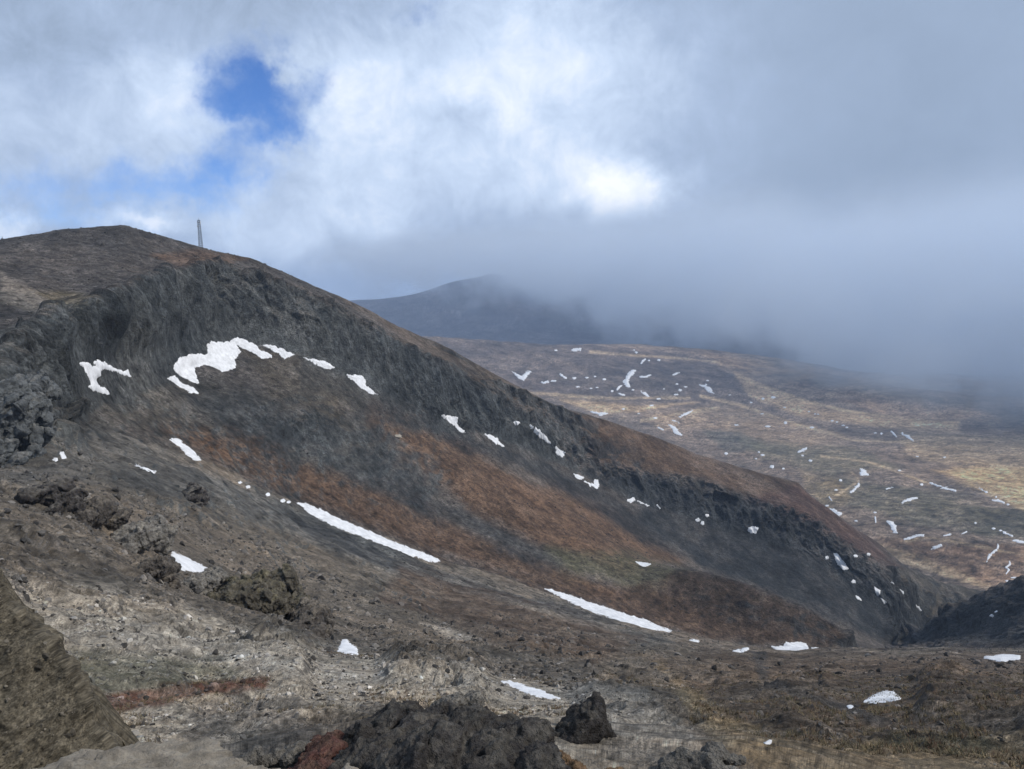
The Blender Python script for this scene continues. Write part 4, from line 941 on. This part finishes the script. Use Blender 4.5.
def gravel():
    vs, fs, cs, k0 = [], [], [], 0; nu, nv = bankP.shape[:2]
    for _ in range(9000):
        a, b = r.integers(2, nu-2), r.integers(30, 435); p = bankP[a, b]
        s = .011*(.6+r.pareto(2.2)); s = min(s, .09); t = tmpl[6+r.integers(0, 5)] if s < .04 else tmpl[r.integers(0, 6)]
        v = rotz(t[0]*np.array([1, .8, .7], np.float32), r.uniform(0, 6.28))*s+p
        vs.append(v); fs.append(t[1]+k0); k0 += len(v); cs.append(np.tile(np.array((.10, .088, .07))*r.uniform(.4, 2.0), (len(v), 1)))
    o = link('gravel', np.concatenate(vs), np.concatenate(fs), M_STONE, smooth=False); o['kind'] = 'stuff'
    at = o.data.attributes.new('tint', 'FLOAT_COLOR', 'POINT'); cs = np.concatenate(cs)
    at.data.foreach_set('color', np.concatenate([cs, np.ones((len(cs), 1))], 1).astype(np.float32).ravel())
gravel()
def near_rock(name, label, px, py, d_, w, h_, dep, seed, mat, n=6, **k):
    v, f = rock(seed, n, **k); lo, hi = v.min(0), v.max(0); v = (v-(lo+hi)/2)/((hi-lo)/2)
    v = v*np.array([w/2, dep/2, h_/2], np.float32)
    a, t = px_azt(px, py); o = link(name, rotz(v, -a), f, mat)
    o.location = (d_*math.sin(a), d_*math.cos(a), d_*t-h_/2); return tag(o, label, 'boulder')
near_rock('boulder', 'wide pale sandy boulder at the bottom left edge', 138, 747, 6.0, 2.15, 1.3, 1.5, 317, M_PALEROCK, n=7, cuts=12, rough=.10, ridge=.08, strat=.05, low=.62)
near_rock('boulder', 'small pale rounded boulder cut by the bottom edge', 352, 762, 6.0, .36, .5, .4, 320, M_PALEROCK, cuts=4, rough=.05, low=.8)

# ------------------------------------------------------------------ radio mast on the skyline
def tube(vs, fs, a, b, r0, r1=None, n=6):
    a, b = np.array(a, float), np.array(b, float); r1 = r1 or r0; d_ = b-a; d_ /= np.linalg.norm(d_)
    u = np.cross(d_, (0, 0, 1) if abs(d_[2]) < .9 else (1, 0, 0)); u /= np.linalg.norm(u); w_ = np.cross(d_, u); k0 = sum(len(x) for x in vs)
    ring = lambda c, r_: np.array([c+r_*(math.cos(6.2832*k/n)*u+math.sin(6.2832*k/n)*w_) for k in range(n)])
    vs.append(np.concatenate([ring(a, r0), ring(b, r1)]))
    fs.append(np.array([[k0+k, k0+(k+1) % n, k0+n+(k+1) % n, k0+n+k] for k in range(n)]))
def emp(name, loc, label, cat, group=None):
    o = bpy.data.objects.new(name, None); C.objects.link(o); o.location = loc; return tag(o, label, cat, group)
M_STEEL = nodes_mat('galvanised_steel', (.07, .075, .08), rough=.5, var=.2, scale=1, bump=.01)
M_WHITE = nodes_mat('white_paint', (.6, .6, .6), rough=.5, var=.1, scale=1, bump=.005)
def mast(px, py, H_, wb, wt):
    _, _, p = hit(px, py+1.5)
    i, j, _ = hit(px, py+1.0); p = Pd[i, j]
    t = emp('radio_mast', tuple(p-np.array((0, 0, .6))), 'tall grey lattice radio mast standing on the ridge skyline', 'radio mast')
    t.rotation_euler = (0, -.035, 0)
    vs, fs = [], []; cn = [(-1, -1), (1, -1), (1, 1), (-1, 1)]
    cr = lambda k, z: (cn[k % 4][0]*(wb+(wt-wb)*z/H_)/2, cn[k % 4][1]*(wb+(wt-wb)*z/H_)/2, z)
    for k in range(4):
        vs, fs = [], []; tube(vs, fs, cr(k, 0), cr(k, H_), .16, .12)
        link('leg', np.concatenate(vs), np.concatenate(fs), M_STEEL, parent=t)
    vs, fs = [], []; nb = 13
    for b in range(nb):
        z0, z1 = H_*b/nb, H_*(b+1)/nb
        for k in range(4):
            tube(vs, fs, cr(k, z0), cr(k+1, z1), .07); tube(vs, fs, cr(k+1, z0), cr(k, z1), .07); tube(vs, fs, cr(k, z1), cr(k+1, z1), .07)
    link('bracing', np.concatenate(vs), np.concatenate(fs), M_STEEL, parent=t)
    vs, fs = [], []; tube(vs, fs, (0, 0, H_-1), (0, 0, H_+2.6), .14, .07); link('spire', np.concatenate(vs), np.concatenate(fs), M_STEEL, parent=t)
    for (x, z, s) in ((-1.5, H_-2.2, 1), (1.4, H_-2.6, 1)):
        vs, fs = [], []; tube(vs, fs, (0, 0, z), (x, 0, z), .12); link('bracket', np.concatenate(vs), np.concatenate(fs), M_STEEL, parent=t)
        vs, fs = [], []; tube(vs, fs, (x, 0, z-1.3), (x, 0, z+1.3), .32, .32, 8); link('antenna', np.concatenate(vs), np.concatenate(fs), M_WHITE, parent=t)
    # a dish: shallow bowl facing the viewer
    vs, fs = [], []
    for q in range(5):
        r0, r1 = .9*q/5+.02, .9*(q+1)/5+.02; tube(vs, fs, (-.9, -1.0-.25*(r0/.9)**2, H_-6.5), (-.9, -1.0-.25*(r1/.9)**2-.001, H_-6.5), r0, r1, 16)
    link('dish', np.concatenate(vs), np.concatenate(fs), M_WHITE, parent=t)
mast(199.6, 246, 28.0, 3.2, 1.9)
_, _, pp_ = hit(2, 243)
vs, fs = [], []; tube(vs, fs, (0, 0, -.8), (0, 0, 5.6), .14, .09, 8); tube(vs, fs, (-.55, 0, 4.6), (.55, 0, 4.6), .07, .07, 6)
o = link('pole', np.concatenate(vs), np.concatenate(fs), M_STEEL); o.location = tuple(pp_)
tag(o, 'thin short pole on the skyline at the far left edge', 'pole')

# ------------------------------------------------------------------ air and low cloud
def box(name, x0, x1, y0, y1, z0, z1, mat):
    v = np.array([(x, y, z) for z in (z0, z1) for y in (y0, y1) for x in (x0, x1)])
    f = np.array([(0, 2, 3, 1), (4, 5, 7, 6), (0, 1, 5, 4), (2, 6, 7, 3), (0, 4, 6, 2), (1, 3, 7, 5)])
    o = link(name, v, f, mat, smooth=False); return o
def haze():
    m = bpy.data.materials.new('air'); m.use_nodes = True; nt = m.node_tree; nt.nodes.clear()
    out = nt.nodes.new('ShaderNodeOutputMaterial'); v = nt.nodes.new('ShaderNodeVolumePrincipled')
    v.inputs['Color'].default_value = (.55, .72, 1.0, 1); v.inputs['Density'].default_value = HAZE_D; v.inputs['Anisotropy'].default_value = 0
    nt.links.new(v.outputs[0], out.inputs['Volume'])
    zmax = float(Pd[..., 2].max()); zmin = float(Pd[..., 2].min())
    o = box('haze', -20500, 20500, -20500, 20500, zmin-1, max(zmax, 40)+20, m); o['kind'] = 'stuff'
HAZE_D = 5.2e-5
haze()
def lowcloud():
    m = bpy.data.materials.new('cloud_vapour'); m.use_nodes = True; nt = m.node_tree; N = nt.nodes; L = nt.links; N.clear()
    def val(x, inp):
        if isinstance(x, (int, float, tuple)): inp.default_value = x
        else: L.new(x, inp)
    def M_(op, a, b=0.0, c=None):
        n = N.new('ShaderNodeMath'); n.operation = op; val(a, n.inputs[0]); val(b, n.inputs[1])
        if c is not None: val(c, n.inputs[2])
        return n.outputs[0]
    def ss(x, a, b, lo=0., hi=1.):
        n = N.new('ShaderNodeMapRange'); n.interpolation_type = 'SMOOTHSTEP'; val(x, n.inputs[0])
        for k, q_ in enumerate((a, b, lo, hi)): n.inputs[k+1].default_value = q_
        return n.outputs[0]
    g = N.new('ShaderNodeNewGeometry'); s = N.new('ShaderNodeSeparateXYZ'); L.new(g.outputs['Position'], s.inputs[0])
    x, y, z = s.outputs
    n1 = N.new('ShaderNodeTexNoise'); n1.inputs['Scale'].default_value = 1/1500; n1.inputs['Detail'].default_value = 5; n1.inputs['Roughness'].default_value = .6
    L.new(g.outputs['Position'], n1.inputs['Vector'])
    nz = M_('SUBTRACT', n1.outputs[0], .5)
    zb = M_('ADD', M_('ADD', M_('MULTIPLY', M_('MAXIMUM', x, -900.0), -.20), -450.0), M_('MULTIPLY', y, .0453))
    hgt = M_('ADD', M_('SUBTRACT', z, zb), M_('MULTIPLY', nz, 2100.0))
    d1 = ss(hgt, -60, 420)
    # near face of the bank, nearer on the right
    yf = M_('ADD', M_('MULTIPLY', x, -1.75), 7600.0)
    fr = ss(M_('ADD', M_('SUBTRACT', y, yf), M_('MULTIPLY', nz, 2500.0)), -300, 1200)
    top = ss(M_('ADD', M_('ADD', z, M_('MULTIPLY', y, -.030)), M_('MULTIPLY', nz, 1500.0)), -50, 850, 1., 0.)
    n2 = N.new('ShaderNodeTexNoise'); n2.inputs['Scale'].default_value = 1/620; n2.inputs['Detail'].default_value = 5; n2.inputs['Roughness'].default_value = .62; n2.inputs['Distortion'].default_value = .6
    L.new(g.outputs['Position'], n2.inputs['Vector'])
    wisp = ss(M_('ADD', n2.outputs[0], M_('MULTIPLY', d1, .12)), .47, .62, .02, 1.)
    d = M_('MULTIPLY', M_('MULTIPLY', M_('MULTIPLY', d1, fr), wisp), M_('MULTIPLY', top, CLOUD_D))
    v = N.new('ShaderNodeVolumePrincipled'); v.inputs['Color'].default_value = (.80, .87, .95, 1); v.inputs['Anisotropy'].default_value = 0.0
    L.new(d, v.inputs['Density'])
    out = N.new('ShaderNodeOutputMaterial'); L.new(v.outputs[0], out.inputs['Volume'])
    m.cycles.volume_step_rate = 1.0 if hasattr(m, 'cycles') and hasattr(m.cycles, 'volume_step_rate') else 1
    # hull: a wedge round the bank
    q_ = [(-5200, 8200), (-5200, 15000), (9500, 15000), (9500, 1500), (3000, 2200), (500, 5600)]
    n = len(q_); v_ = np.array([(a, b, -1100) for a, b in q_]+[(a, b, 1700) for a, b in q_])
    me = bpy.data.meshes.new('low_cloud'); me.from_pydata([tuple(p) for p in v_], [], [tuple(range(n))[::-1], tuple(range(n, 2*n))]+[(k, (k+1) % n, n+(k+1) % n, n+k) for k in range(n)])
    bm = bmesh.new(); bm.from_mesh(me); bmesh.ops.recalc_face_normals(bm, faces=bm.faces); bm.to_mesh(me); bm.free()
    me.materials.append(m); o = bpy.data.objects.new('low_cloud', me); C.objects.link(o); o['kind'] = 'stuff'
CLOUD_D = 1.5e-3
lowcloud()
print('done', time.time()-T00)
